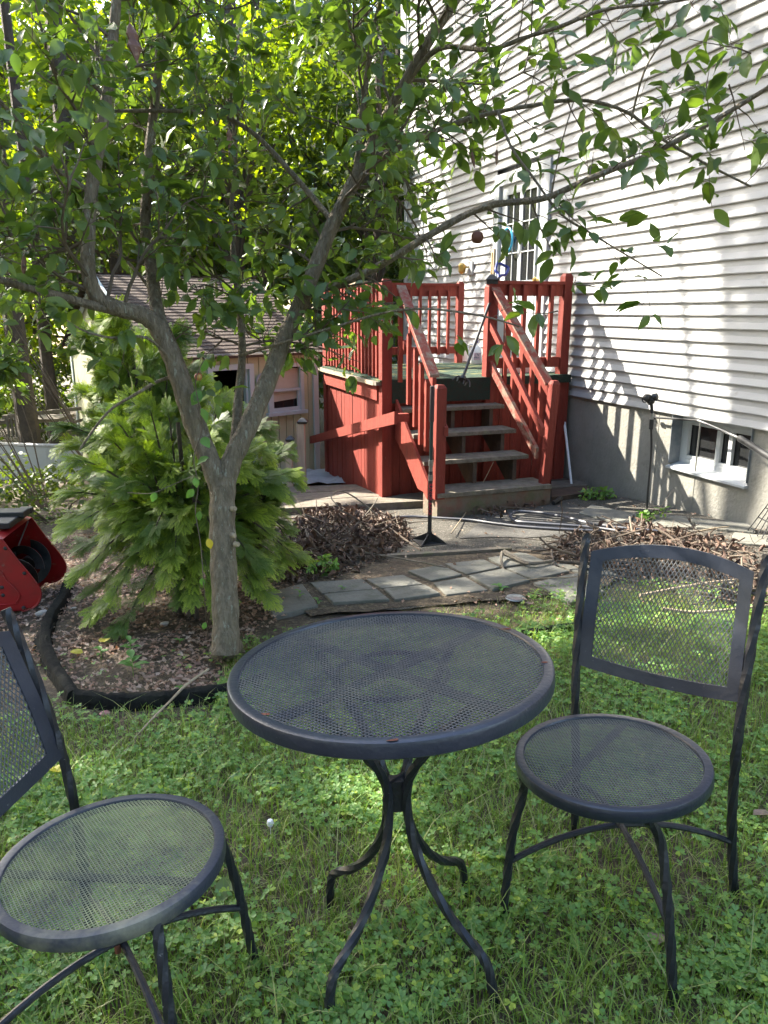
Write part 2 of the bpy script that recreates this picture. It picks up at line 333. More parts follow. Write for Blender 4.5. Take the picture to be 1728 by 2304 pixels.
# basement window
bw=MB()
for (a,b,z0,z1) in ((.0,.05,.33,.75),(.82,.87,.33,.75),(.05,.82,.33,.375),(.05,.82,.70,.75)): bw.box(H(a,-.15,z0),WD*(b-a),WN*.05,Z*(z1-z0))
bwin=bw.build('window',M['trim'],house,bevel=.003)
b2=MB()
for (a,b,z0,z1) in ((.05,.085,.375,.70),(.42,.46,.375,.70),(.29,.33,.375,.70),(.785,.82,.375,.70),(.085,.785,.375,.405),(.085,.785,.67,.70)): b2.box(H(a,-.135+.003*(a>.2),z0),WD*(b-a),WN*.03,Z*(z1-z0))
b2.build('sash',M['trim'],bwin)
b3=MB(); b3.box(H(.05,-.145,.38),WD*.77,WN*.004,Z*.33); b3.build('pane',M['glassdark'],bwin)
b4=MB(); b4.prism([H(-.01,-.10,.335),H(-.01,.03,.305),H(-.01,.03,.288),H(-.01,-.10,.29)],WD*.89); b4.build('sill',M['trim'],bwin)
fl_=mat('blue_grey_flashing',(.10,.12,.14),.6,var=(.2,.21,.22),scale=10)
for w_,s_ in ((.865,.006),(.0,-.006)): b5=MB(); b5.box(H(w_,-.10,.33),WD*s_,WN*.112,Z*.43); b5.build('jamb_flashing',fl_,bwin)
# wall lamp
lp=onwall(1058,604,.03); lm=MB(); lm.cbox(lp,WD*.16,WN*.03,Z*.17); lamp=lm.build('wall_lamp',M['trim'],house,bevel=.006)
lm=MB(); c=lp+WN*.09+WD*.06-Z*.01
lm.lathe([(.005,.08),(.03,.07),(.045,.05),(.045,-.03),(.03,-.05),(.01,-.06)],c,Z,6); lm.bar(lp+Z*.02,c+Z*.02,WD*.02,Z*.02); lm.build('lantern',M['brass'],lamp)
# thermometer strip beside the door
tp=onwall(1109,592,.05); t=MB(); t.cbox(tp,WD*.075,WN*.02,Z*.33); to=t.build('thermometer',M['palewood'],bevel=.005); tag(to,'narrow yellowed thermometer board fixed beside the white door','thermometer')
t=MB(); t.cbox(tp+WN*.012,WD*.012,WN*.006,Z*.24); t.cbox(tp+WN*.012-Z*.125,WD*.03,WN*.008,Z*.03); t.build('tube',M['brass'],to)
# ---------------------------------------------------------------- deck
FW0=2.42; BW=4.42; DZ=.965; NO=2.06
deck=empty('wooden_deck',H(3.4,1.1,0),'red stained raised wooden deck with railings and steps against the white house','deck')
def atW(px,py,w):
    p=plane(px,py,H(w,0,0),WD); q=p-W0; return H(w,q.dot(WN),p.z)
mb=MB(); x=.04
while x<NO+.03:
    mb.box(H(FW0-.03,x,DZ-.04),WD*(BW-FW0+.1),WN*.135,Z*(.034+rnd.uniform(-.002,.002))); x+=.142
mb.build('deck_floor',M['greywood'],deck)
mb=MB(); mb.box(H(FW0-.045,.06,DZ-.004),WD*(BW-FW0+.05),WN*(NO+.07-.06),Z*.014); 
mb.build('carpet',M['carpet'],deck)
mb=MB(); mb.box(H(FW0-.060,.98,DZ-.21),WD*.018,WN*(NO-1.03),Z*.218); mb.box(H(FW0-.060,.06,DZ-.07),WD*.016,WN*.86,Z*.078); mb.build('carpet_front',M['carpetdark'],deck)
mb=MB(); mb.box(H(FW0+.06,NO+.03,DZ-.19),WD*(BW-FW0-.12),WN*.035,Z*.145); mb.build('fascia',M['red'],deck)
mb=MB(); mb.box(H(FW0+.05,NO+.02,DZ-.045),WD*(BW-FW0-.1),WN*.085,Z*.038); mb.build('deck_edge',M['palewood'],deck)
mb=MB(); w=FW0+.06
while w<BW-.06:
    b=min(.1,BW-.06-w); zb_=-.26-.13*((w-FW0)/2)+rnd.uniform(-.01,.01); p0=H(w,NO+.005+rnd.uniform(-.003,.003),zb_); mb.box(p0,WD*(b-.006),WN*.022,Z*(DZ-.18-zb_)); w+=b
mb.build('skirting',M['red'],deck)
mb=MB(); n=.04
while n<NO-.08:
    mb.box(H(FW0+.0+rnd.uniform(-.003,.003),n,-.3),WD*.02,WN*.128,Z*(DZ-.06+.3)); n+=.134
mb.build('skirting',M['red'],deck)
mb=MB(); mb.box(H(BW,.04,-.5),WD*.02,WN*(NO-.06),Z*(DZ+.4)); mb.build('skirting',M['red'],deck)
def post(w,n,z0,z1,s=.095,top='peak',m='red',lean=0):
    mb=MB(); mb.box(H(w-s/2,n-s/2+lean,z0),WD*s,WN*s,Z*(z1-z0-.03)-WN*lean)
    c=H(w,n,z1-.03); q=[c+WD*(a*s/2)+WN*(b*s/2) for a,b in((-1,-1),(1,-1),(1,1),(-1,1))]; r=[c+WD*(a*s/3.2)+WN*(b*s/3.2)+Z*.03 for a,b in((-1,-1),(1,-1),(1,1),(-1,1))]
    mb.add(q+r,[(0,1,5,4),(1,2,6,5),(2,3,7,6),(3,0,4,7),(4,5,6,7)])
    return mb.build('post',M[m],deck,bevel=.004)
post(FW0,NO,-.26,1.885,.10); post(BW,NO,-.5,1.91); post(BW,.36,.9,1.95,.08); post(FW0+.04,.115,-.3,1.965,.095)
sp=post(FW0,.975,-.2,1.86,.10)
cp=MB(); cc=H(FW0,.975,1.852)
cp.lathe([(.075,0),(.078,.03),(.088,.034),(.088,.042),(.03,.085),(.004,.092)],cc,Z,4); cpo=cp.build('post_cap',M['black'],sp)
nl=post(1.50,1.905,.02,1.005,.092); nr=post(1.52,.785,-.02,1.005,.078,lean=.055)
# outer railing
mb=MB(); mb.box(H(FW0+.05,NO-.02,1.80),WD*(BW-FW0-.1),WN*.04,Z*.06); mb.build('rail',M['red'],deck); mb=MB(); mb.box(H(FW0+.05,NO-.02,1.02),WD*(BW-FW0-.1),WN*.04,Z*.07); mb.build('rail',M['red'],deck)
mb=MB(); mb.box(H(FW0+.55,NO-.05,1.861),WD*(BW-FW0-.6),WN*.115,Z*.022); mb.build('rail_cap',M['palewood'],deck)
for i in range(17):
    w=FW0+.11+i*.112; mb=MB(); mb.box(H(w-.017,NO+.0205,1.005+rnd.uniform(-.02,.005)),WD*.034,WN*.034,Z*.83); o=mb.build('baluster',M['red'],deck)
# far railing
mb=MB(); mb.box(H(BW-.02,.40,1.775),WD*.035,WN*(NO-.45),Z*.125); mb.box(H(BW-.045,.40,1.900),WD*.09,WN*(NO-.45),Z*.025); mb.build('rail',M['red'],deck); mb=MB(); mb.box(H(BW-.02,.40,1.09),WD*.035,WN*(NO-.45),Z*.085); mb.build('rail',M['red'],deck)
for i in range(12):
    n=.53+i*.125; mb=MB(); mb.box(H(BW-.055,n-.016,1.08),WD*.034,WN*.032,Z*.76); mb.build('baluster',M['red'],deck)
# right near railing
mb=MB(); mb.box(H(FW0+.01,.165,1.745),WD*.036,WN*.755,Z*.11); mb.box(H(FW0-.02,.165,1.855),WD*.10,WN*.755,Z*.03); mb.build('rail',M['red'],deck); mb=MB(); mb.box(H(FW0+.01,.165,1.05),WD*.036,WN*.755,Z*.10); mb.build('rail',M['red'],deck)
for n in (.775,.615,.455,.31): 
    mb=MB(); mb.box(H(FW0-.028,n-.02,1.055),WD*.036,WN*.04,Z*.79); mb.build('baluster',M['red'],deck)
# steps
tz=[.72,.515,.312,.075]; tw=[2.20,1.95,1.70,1.45]
for i in range(4):
    mb=MB(); n0,n1=(.90,1.955) if i<3 else (.80,1.93)
    if i<3: mb.box(H(tw[i],n0,tz[i]-.038),WD*.28,WN*(n1-n0),Z*.038)
    else: mb.box(H(tw[i]-.01,n0,tz[i]-.04),WD*.34,WN*(n1-n0),Z*.04)
    mb.build('tread',M['greywood'],deck,bevel=.005)
mb=MB(); mb.box(H(1.455,.80,-.17),WD*.32,WN*1.13,Z*.202); mb.build('step_box',M['boxwood'],deck,bevel=.004)
def stringer(n,th,m):
    P=[(2.40,.68)]
    for i in range(3): P+=[(tw[i]+.03,tz[i]-.0385),(tw[i]+.03,(tz[i+1]-.0385) if i<2 else .07)]
    P=[(2.40,.6815)]
    for i in range(3):
        P+=[(tw[i]+.03,tz[i]-.0385),(tw[i]+.03,tz[i+1]-.0385)]
    P+=[(1.73,.0365),(1.85,.0365),(2.40,.42)]
    mb=MB(); mb.prism([H(w,n,z) for w,z in P],WN*th); return mb.build('stringer',M[m],deck)
stringer(1.915,.036,'red'); stringer(1.42,.036,'darkwood'); stringer(1.01,.036,'darkwood')
mb=MB(); mb.prism([H(2.37,1.955,.80),H(2.37,1.955,.42),H(1.56,1.955,.0),H(1.56,1.955,.16)],WN*.024); mb.build('side_board',M['red'],deck)
def drail(a,b,h=.09,t=.036,m='red',name='handrail',cap=False):
    mb=MB(); mb.prism([a,b,b-Z*h,a-Z*h],WN*t); o=mb.build(name,M[m],deck)
    if cap:
        c=MB(); c.prism([a+Z*.003-WN*.028,a+Z*.003+WN*(t+.024),b+Z*.003+WN*(t+.024),b+Z*.003-WN*.028],Z*.024); c.build('cap',M['redworn'],o)
    return o
R1a,R1b=atW(1112,652,2.37),atW(1233,868,1.57); R2a,R2b=atW(1108,722,2.37),atW(1232,962,1.42); R3a,R3b=atW(1105,812,2.37),atW(1208,1008,1.57)
drail(R1a-WN*.03,R1b-WN*.03,cap=True); drail(R2a,R2b+WN*.025,.075,.034,name='middle_rail'); drail(R3a-WN*.02,R3b-WN*.02,.10,.034,name='lower_rail',m='redworn')
for k,w in enumerate((2.24,2.11,1.98,1.85,1.72)):
    f=(2.37-w)/.80; a=R1a.lerp(R1b,f); b=R3a.lerp(R3b,f); mb=MB(); mb.box(H(w-.018,0,0)+WN*((a-W0).dot(WN)-.068)+Z*(b.z-.12),WD*.036,WN*.036,Z*(a.z-.02-b.z+.12)); mb.build('baluster',M['red'],deck)
L1a,L1b=atW(897,648,2.37),atW(982,850,1.56); L2a,L2b=atW(900,765,2.37),atW(1004,962,1.44)
drail(L1a-WN*.04,L1b-WN*.0,cap=True); drail(L2a-WN*.06,L2b-WN*.02,.075,.034,name='middle_rail')
for w,ty,by,px in ((2.27,690,845,905),(2.11,752,895,925),(1.98,784,945,940),(1.85,818,985,953),(1.73,856,1000,966)):
    a=atW(px,ty,w);b=atW(px,by,w); mb=MB(); q=a-W0; o=H(w-.02,q.dot(WN)-.0,b.z-.06); mb.box(o,WD*.04,WN*.036,Z*(a.z-b.z+.04)); 
    t=H(w-.02,q.dot(WN),a.z-.02); mb.prism([t,t+WD*.04,t+WD*.02+Z*.03],WN*.036); mb.build('baluster',M['red'],deck)
# loose board nailed across the outer face, runs past the corner
a=plane(887,940,W0+WN*(NO+.14),WN); b=plane(697,990,W0+WN*(NO+.14),WN); mb=MB(); mb.prism([a+Z*.055,b+Z*.045,b-Z*.045,a-Z*.055],WN*-.036); mb.build('side_rail',M['red'],deck)
mb=MB(); q=a-WD*-.04; mb.box(a-Z*.04-WN*.14,WD*.06,WN*.104,Z*.07); mb.build('rail_bracket',M['red'],deck)
# things on the deck
p0=plane(1037,862,Vector((0,0,.98)),Z); p1=atW(1122,625,FW0+.16)
cl=empty('garden_claw',p0,'long black shafted claw cultivator with blue D handle leaning on the capped post','garden tool')
d=(p1-p0).normalized(); mb=MB(); mb.tube([p0+d*.06,p1],.014,10); mb.build('shaft',M['black'],cl,True)
mb=MB(); s=d.cross(WD).normalized(); s=WN*-1; s=(s-d*s.dot(d)).normalized()
loop=[p1,p1+d*.05-s*.02,p1+d*.08-s*.055,p1+d*.17-s*.062,p1+d*.19-s*.05,p1+d*.19+s*.05,p1+d*.17+s*.062,p1+d*.08+s*.055,p1+d*.05+s*.02,p1]
mb.tube(smooth_path(loop,3),.014,8,cap=False); mb.build('handle',M['blue'],cl,True)
mb=MB()
for a_,b_ in ((-.05,-.03),(-.05,.03),(0,-.03),(0,.03),(.05,-.03),(.05,.03)):
    c=p0+d*.08; mb.tube(smooth_path([c,c+s*a_+WD*b_*.7-Z*.02,p0+s*a_*1.25+WD*b_*1.6-Z*.005],4),[.007]*8+[.003],6)
mb.lathe([(.03,-.02),(.035,.0),(.02,.03)],p0+d*.06,d,10); mb.build('tines',M['darkpart'],cl,True)
p=plane(1070,818,Vector((0,0,.98)),Z); p=H(3.55,.72,.98) if False else p
jug=empty('plastic_jug',p,'rounded white plastic jug standing on the deck behind the claw tool','jug')
mb=MB(); mb.lathe([(.075,.0),(.085,.02),(.085,.14),(.07,.19),(.035,.22),(.022,.225),(.022,.25)],p,Z,18,.8); mb.build('body',M['white'],jug,True)
mb=MB(); mb.lathe([(.026,.25),(.026,.275),(.02,.28)],p,Z,14); mb.build('cap',M['blue'],jug)
mb=MB(); mb.tube(smooth_path([p+Z*.215-WD*.02-RT*.02,p+Z*.23-RT*.075,p+Z*.17-RT*.10,p+Z*.09-RT*.075],4),.012,8); mb.build('handle',M['white'],jug,True)
mb=MB(); fv=Vector((.1,-1,0)).normalized(); rv=fv.cross(Z); mb.cbox(p+fv*.082+Z*.09,rv*.085,fv*.006,Z*.085); mb.build('sticker',mat('jug_label',(.45,.32,.38),.5,var=(.15,.15,.2),scale=45,thresh=(.5,.55)),jug)
p=plane(1045,812,Vector((0,0,.98)),Z); mb=MB(); mb.lathe([(.05,0),(.055,.17),(.057,.175),(.052,.175),(.048,.02),(.001,.02)],p,Z,18); o=mb.build('white_bucket',M['white'],None,True); tag(o,'small white straight sided bucket beside the jug on the deck','bucket')
pa=H(2.80,.14,.975); tr=MB(); 
prof=[(-.075,.12),(-.06,.0),(.06,.0),(.075,.12),(.066,.12),(.052,.012),(-.052,.012),(-.066,.12)]
tr.prism([pa+WD*a_+Z*b_+WN*.02 for a_,b_ in prof],WN*.52); tr.box(pa-WD*.06+Z*.002+WN*.016,WD*.12,WN*.01,Z*.115); tr.box(pa-WD*.06+Z*.002+WN*.534,WD*.12,WN*.01,Z*.115); o=tr.build('planter_trough',M['white']); tag(o,'long cream planter trough on the deck behind the near railing','planter')
# ring hanging on the door
c=onwall(1142,540,.09); mb=MB(); mb.tube([c+WD*math.cos(a*.2618)*.11+Z*math.sin(a*.2618)*.13 for a in range(25)],.012,6,cap=False); o=mb.build('hoop',M['cyan'],None,True); tag(o,'light blue plastic hoop hanging on the white door','hoop')
# ---------------------------------------------------------------- shed
A=Vector((-.85,9.57,-.52)); K=Vector((-2.46,8.04,-.52)); B=Vector((-4.63,11.5,-.52)); D=A+(B-K)
ez=1.13; fx=(A-K).normalized(); gx=(B-K).normalized(); fn=Vector((fx.y,-fx.x,0)); 
if fn.y>0: fn=-fn
gn=Vector((-gx.y,gx.x,0)); 
if gn.x>0: gn=-gn
shed=empty('garden_shed',(A+B)/2,'cream painted wooden shed with brown shingle roof behind the shrubs','shed')
def sp_(px,py,off=0): return plane(px,py,A+fn*off,fn)
def vgroove(mb,p,q,z0,z1,nrm,th=.04,step=.1):
    d=(q-p); L=d.length; d=d/L; k=max(1,int(L/step))
    for i in range(k):
        mb.box(p+d*(i*L/k+.005)+Z*(z0-p.z)-nrm*.02,d*(L/k-.010),nrm*.028,Z*(z1-z0))
    mb.box(p+Z*(z0-p.z)-nrm*.05,d*L,nrm*.035,Z*(z1-z0))
fl=(A-K).length
def onf(px): v=sp_(px,900)-K; return v.dot(fx)
d0,d1=onf(478),onf(560); wn0,wn1=onf(608),onf(674)
zt_d=sp_(520,832).z; zb_d=-.52; zt_w=sp_(640,826).z; zb_w=sp_(640,925).z
mb=MB(); segs=[(0,d0,-.52,ez),(d0,d1,zt_d,ez),(d1,wn0,-.52,ez),(wn0,wn1,zt_w,ez),(wn0,wn1,-.52,zb_w),(wn1,fl,-.52,ez)]
for a,b,z0,z1 in segs: vgroove(mb,K+fx*a,K+fx*b,z0,z1,fn)
mb.build('front_wall',M['shed'],shed)
mb=MB(); vgroove(mb,K,B,-.9,ez,gn)
ap=(K+B)/2+Z*(2.02+.52); mb.prism([K+Z*(ez+.52),B+Z*(ez+.52),ap],gn*-.03); mb.build('gable_wall',M['shed'],shed)
mb=MB(); mb.prism([A,D,D+Z*(ez+.52),(A+D)/2+Z*(2.02+.52),A+Z*(ez+.52)],-fx*.03); mb.box(B-Z*.3,(D-B),gx*-.03,Z*(ez+.8)); mb.build('back_wall',M['shed'],shed)
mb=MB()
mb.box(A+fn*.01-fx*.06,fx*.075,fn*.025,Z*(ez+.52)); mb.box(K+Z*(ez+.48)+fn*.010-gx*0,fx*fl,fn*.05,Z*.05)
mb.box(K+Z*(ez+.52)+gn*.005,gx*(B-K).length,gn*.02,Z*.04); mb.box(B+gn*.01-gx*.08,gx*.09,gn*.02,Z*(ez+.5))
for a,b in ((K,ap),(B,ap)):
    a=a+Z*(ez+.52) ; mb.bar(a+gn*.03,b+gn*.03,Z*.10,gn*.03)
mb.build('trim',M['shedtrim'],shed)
rf=MB(); apD=(A+D)/2+Z*(2.02+.52)
for (e0,r0,e1,r1) in ((K,ap,A,apD),(B,ap,D,apD)):
    e0=e0+Z*(ez+.52);e1=e1+Z*(ez+.52); dn=(e0-r0).normalized(); lx=(e1-e0).normalized(); up_=dn.cross(lx); up_=up_ if up_.z>0 else -up_
    o0=e0-lx*.12+dn*.10; L=(e1-e0).length+.24; sl_=(e0-r0).length+.12; k=26
    for i in range(k):
        rf.add([o0-dn*(i*sl_/k)+up_*.035,o0-dn*(i*sl_/k)+up_*.035+lx*L,o0-dn*((i+1)*sl_/k+.02)+up_*.026+lx*L,o0-dn*((i+1)*sl_/k+.02)+up_*.026,o0-dn*(i*sl_/k)+up_*.0+lx*L,o0-dn*(i*sl_/k)+up_*.0],[(0,1,2,3),(0,5,4,1)])
rf.build('roof',M['shingle'],shed)
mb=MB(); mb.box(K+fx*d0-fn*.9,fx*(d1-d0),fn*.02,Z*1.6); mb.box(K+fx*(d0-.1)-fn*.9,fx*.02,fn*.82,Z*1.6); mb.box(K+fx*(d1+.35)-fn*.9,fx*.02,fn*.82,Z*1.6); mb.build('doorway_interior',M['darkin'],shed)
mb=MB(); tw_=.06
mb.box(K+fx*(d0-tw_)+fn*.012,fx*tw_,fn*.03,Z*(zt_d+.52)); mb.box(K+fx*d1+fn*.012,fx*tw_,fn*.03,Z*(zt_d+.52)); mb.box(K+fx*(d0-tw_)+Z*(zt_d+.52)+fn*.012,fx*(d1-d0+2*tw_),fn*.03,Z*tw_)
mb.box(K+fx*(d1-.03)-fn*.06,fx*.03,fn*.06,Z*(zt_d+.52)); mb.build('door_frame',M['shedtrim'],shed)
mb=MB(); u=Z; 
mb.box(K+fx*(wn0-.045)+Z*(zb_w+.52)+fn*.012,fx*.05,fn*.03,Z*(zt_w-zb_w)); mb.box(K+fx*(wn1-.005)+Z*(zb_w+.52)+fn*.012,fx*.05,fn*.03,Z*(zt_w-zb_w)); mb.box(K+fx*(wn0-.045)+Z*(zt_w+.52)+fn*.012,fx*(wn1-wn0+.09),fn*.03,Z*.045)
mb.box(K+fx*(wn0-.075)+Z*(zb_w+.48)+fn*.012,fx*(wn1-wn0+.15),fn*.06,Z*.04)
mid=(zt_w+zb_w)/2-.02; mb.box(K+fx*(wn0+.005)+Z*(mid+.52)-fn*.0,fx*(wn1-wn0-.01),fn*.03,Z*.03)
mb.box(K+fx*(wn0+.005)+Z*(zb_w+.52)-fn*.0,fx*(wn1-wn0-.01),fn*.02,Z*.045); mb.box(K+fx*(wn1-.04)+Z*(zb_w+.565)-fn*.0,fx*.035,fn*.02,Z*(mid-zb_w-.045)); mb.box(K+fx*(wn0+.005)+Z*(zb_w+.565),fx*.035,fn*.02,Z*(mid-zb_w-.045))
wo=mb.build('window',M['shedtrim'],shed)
mb=MB(); mb.box(K+fx*wn0+Z*(zb_w+.52)-fn*.03,fx*(wn1-wn0),fn*.006,Z*(zt_w-zb_w)); mb.build('pane',M['glassdark'],wo)
mb=MB(); q=K+fx*wn0+fn*-.018; zz=lambda f: Z*(zb_w+.52+(zt_w-zb_w)*f)
mb.prism([q+zz(.22),q+fx*(wn1-wn0)+zz(.27),q+fx*(wn1-wn0)+zz(.96),q+zz(1)],fn*.004); mb.build('blind',M['blind'],wo)
c=sp_(590,857,.05); mb=MB(); mb.lathe([(.085,0),(.09,.008),(.085,.016),(.07,.012),(.055,.017),(.04,.012),(.025,.017),(.003,.013)],c,fn,24); o=mb.build('round_dial',mat('grey_dial',(.33,.34,.36),.5,var=(.2,.2,.22),scale=30),None,True); tag(o,'round grey ribbed dial hung on the shed wall beside the doorway','dial')
# green sign by the shed doorway
c=sp_(452,884,.12); sg=MB(); sg.cbox(c,fx*.12,fn*.012,Z*.26); so_=sg.build('sign_board',M['signgreen']); tag(so_,'small green sign with white letter hanging left of the dark shed doorway','sign')
def text(s,size,origin,xdir,ydir,m,name,parent,ext=.001):
    cu=bpy.data.curves.new(name,'FONT'); cu.body=s; cu.size=size; cu.extrude=ext; cu.align_x='CENTER'; cu.align_y='CENTER'
    t=bpy.data.objects.new(name,cu); COL.objects.link(t); bpy.context.view_layer.update()
    me=bpy.data.meshes.new_from_object(t.evaluated_get(bpy.context.evaluated_depsgraph_get())); bpy.data.objects.remove(t)
    xd=Vector(xdir).normalized(); yd=Vector(ydir).normalized(); zd=xd.cross(yd)
    for v in me.vertices: v.co=Vector(origin)+xd*v.co.x+yd*v.co.y+zd*v.co.z-(wloc(parent) if parent else Vector())
    me.materials.clear(); me.materials.append(m); o=bpy.data.objects.new(name,me); COL.objects.link(o)
    if parent: o.parent=parent
    return o
text('E',.11,c+fn*.009+Z*.0,fx,Z,M['white'],'lettering',so_)
sg=MB(); sg.cbox(c+fn*.008+Z*.09,fx*.11,fn*.004,Z*.03); sg.build('stripe',M['white'],so_)
# ---------------------------------------------------------------- walkway, posts, stones
def plank(name,a,b,c,d,th,m,label,cat,group,h=.0):
    mb=MB(); P=[Vector((x,y,g(x,y)+h)) for x,y in (a,b,c,d)]; mb.prism(P,Z*th); o=mb.build(name,m,None,bevel=.004); tag(o,label,cat,group); return o
e=[(1075,'farthest'),(1095,'middle'),(1120,'nearest')]
lab=['grey weathered walkway plank running up to the foot of the red deck skirting','grey walkway plank in the middle of the boards left of the steps','wide grey walkway plank nearest the brush pile left of the steps']
for i,(y0,y1,yb0,yb1) in enumerate(((1104,1120,1096,1108),(1121,1138,1109,1124),(1139,1156,1125,1141))):
    plank('walkway_plank',G2(560,y1+8),G2(952,yb1+2),G2(952,yb0+2),G2(560,y0+8),.07,M['greywood'],lab[i],'plank','walkway planks beside the deck')
lab=['brown plank lying against the foundation right of the steps, nearest the wall','brown plank right of the wooden step box, second from the wall','short brown plank right of the step box, nearest the camera']
for i,(a,b,c,d) in enumerate((((1240,1090),(1310,1088),(1290,1072),(1238,1074)),((1240,1108),(1322,1102),(1312,1089),(1240,1092)),((1240,1130),(1330,1118),(1324,1104),(1240,1110)))):
    plank('loose_plank',G2(*a),G2(*b),G2(*c),G2(*d),.05,M['darkwood'] if i!=1 else M['greywood'],lab[i],'plank','planks right of the step box')
mb=MB(); a=gnd(600,1092)+Z*.02; b=gnd(735,1086)+Z*.02; mb.bar(a,b,Z*.05,Vector((0,.08,0))); o=mb.build('timber_edging',M['darkwood']); tag(o,'dark timber edging along the walkway in front of the two short posts','timber')
for (px,yt,yb,wd,lab) in ((653,990,1108,.07,'short split wooden post with a small black cap beside the walkway'),(681,950,1104,.085,'taller square wooden post with a wide black cap left of the red deck')):
    b=gnd(px,yb); t=plane(px,yt,b,Vector((0,1,0))); po=empty('wooden_post',b,lab,'post','short capped posts by the walkway')
    mb=MB(); mb.box(b-RT*wd/2-Vector((0,wd/2,.1)),RT*wd,Vector((0,wd,0)),Z*(t.z-b.z+.1)); mb.build('post_shaft',mat('driftwood_%d'%px,(.42,.35,.27),.85,var=(.30,.25,.2),scale=8,bump=.3,stretch=(4,4,.5)),po,bevel=.004)
    mb=MB(); mb.lathe([(wd*.72,-.015),(wd*.95,.0),(wd*.95,.012),(wd*.3,.045),(.002,.05)],t,Z,4); mb.build('cap',M['black'],po)
# pavers
poly_sheet('paver_soil',rough_poly([G2(575,1345),G2(690,1290),G2(900,1255),G2(1100,1238),G2(1300,1240),G2(1420,1290),G2(1330,1330),G2(1180,1345),G2(960,1365),G2(700,1385)],.03),.007,M['soil'])
PV=[[(50,612),(262,556),(345,668),(118,722)],[(288,549),(552,531),(620,583),(350,606)],[(356,612),(624,589),(690,640),(402,658)],[(562,534),(748,510),(850,560),(640,580)],[(648,586),(858,566),(935,610),(705,642)],
[(762,497),(932,464),(1040,516),(880,545)],[(888,551),(1050,522),(1165,588),(955,614)],[(943,460),(1140,436),(1225,478),(1052,512)],[(1060,521),(1232,486),(1370,545),(1180,592)],[(1150,434),(1330,402),(1440,450),(1235,478)],[(1240,486),(1440,456),(1560,500),(1372,540)],[(1370,556),(1590,506),(1730,600),(1560,660)],[(1445,452),(1640,440),(1800,520),(1600,506)]]
pl=['leftmost paving slab, angled beside the leaf covered bed','paving slab second from the left, back half of the broken pair','paving slab second from the left, front half behind the table','small back paving slab partly under fallen leaves','front paving slab behind the middle of the table top','back paving slab below the brush pile','pale paving slab near the table rim, right of the joint','back paving slab left of the thick cut branch','large front paving slab beside the clear round lid','paving slab under the thick cut branch','paving slab left of the right hand brush pile','raised paving slab at the lawn edge behind the left post of the chair','paving slab seen through the right chair back']
for P,l in zip(PV,pl):
    Q=[G2(560+x/2.1545,1060+y/2.1545) for x,y in P]; c=(sum(q[0] for q in Q)/4,sum(q[1] for q in Q)/4)
    Q=[(c[0]+(x-c[0])*.955,c[1]+(y-c[1])*.955) for x,y in Q]
    mb=MB(); h=rnd.uniform(.016,.026); tl=rnd.uniform(-.004,.004); V=[Vector((x,y,g(x,y)+h+tl*(i%2))) for i,(x,y) in enumerate(Q)]; 
    if MB().prism(V,Z).V: pass
    mb.prism([v-Z*.05 for v in V],Z*.05); o=mb.build('paving_slab',M['paver'],None,bevel=.006); tag(o,l,'paving slab','paving slabs between lawn and patio')
# flat stones along the wall
for i,(a,b,c,d,l) in enumerate((((1420,1190),(1560,1192),(1545,1168),(1430,1160),'pale flat stone by the sprinkler stand along the foundation'),((1570,1192),(1700,1205),(1680,1183),(1550,1170),'pale flat stone along the foundation below the basement window'),((1300,1160),(1415,1186),(1424,1160),(1330,1140),'flat stone along the foundation nearest the planks'),((1640,1225),(1790,1240),(1780,1215),(1650,1205),'flat stone below the black rake'))):
    Q=rough_poly([G2(*a),G2(*b),G2(*c),G2(*d)],.015,3); mb=MB(); mb.prism([Vector((x,y,g(x,y)-.02)) for x,y in Q],Z*.045); o=mb.build('flat_stone',M['paver'],None,bevel=.005); tag(o,l,'stone','flat stones along the foundation')
# timber strip between gravel and slabs
mb=MB(); a=gnd(790,1262);b=gnd(1150,1240); mb.bar(a+Z*.015,b+Z*.015,Z*.03,Vector((0,.05,0))); o=mb.build('timber_edging',M['greywood']); tag(o,'thin grey timber strip between the gravel and the paving slabs','timber')
# pool wall and slatted rail, far left
a=gnd(-160,1075);b=gnd(175,1078); top=plane(60,988,a,Vector((0,1,0))).z
pw=empty('pool_wall',a,'low white panel wall with a grey top rail behind ivy at the far left','pool wall')
P=[a.lerp(b,i/16)+Vector((0,.9*((i/16-.5)**2)*1.0,0)) for i in range(17)]
mb=MB()
for i in range(16):
    d=(P[i+1]-P[i]); nn=Vector((d.y,-d.x,0)).normalized(); mb.box(Vector((P[i].x,P[i].y,a.z-.3)),Vector((d.x,d.y,0))*.985,nn*.02,Z*(top-a.z+.3))
mb.build('panel',M['trim'],pw)
mb=MB(); mb.tube([Vector((p.x,p.y,top+.01)) for p in P],.03,8); mb.build('top_rail',M['steel'],pw,True)
sr=empty('slatted_rail',dep(60,985,10.8),'weathered wooden slatted rail standing behind the white pool wall','railing')
for i in range(7):
    q=dep(18+i*9,983,10.8); mb=MB(); mb.box(q,RT*.03,Vector((0,.02,0)),Z*.30); mb.build('slat',M['greywood'],sr)
mb=MB(); mb.bar(dep(8,938,10.8),dep(215,915,11.3),Z*.05,Vector((0,.1,0))); mb.bar(dep(8,944,10.9),dep(150,940,11.6),Z*.05,Vector((0,.6,0))); mb.bar(dep(60,978,10.9),dep(240,930,11.3),Z*.04,Vector((0,.1,0))); mb.bar(dep(130,972,10.7),dep(260,968,11.3),Z*.06,Vector((0,.3,0))); mb.build('board',M['greywood'],sr)
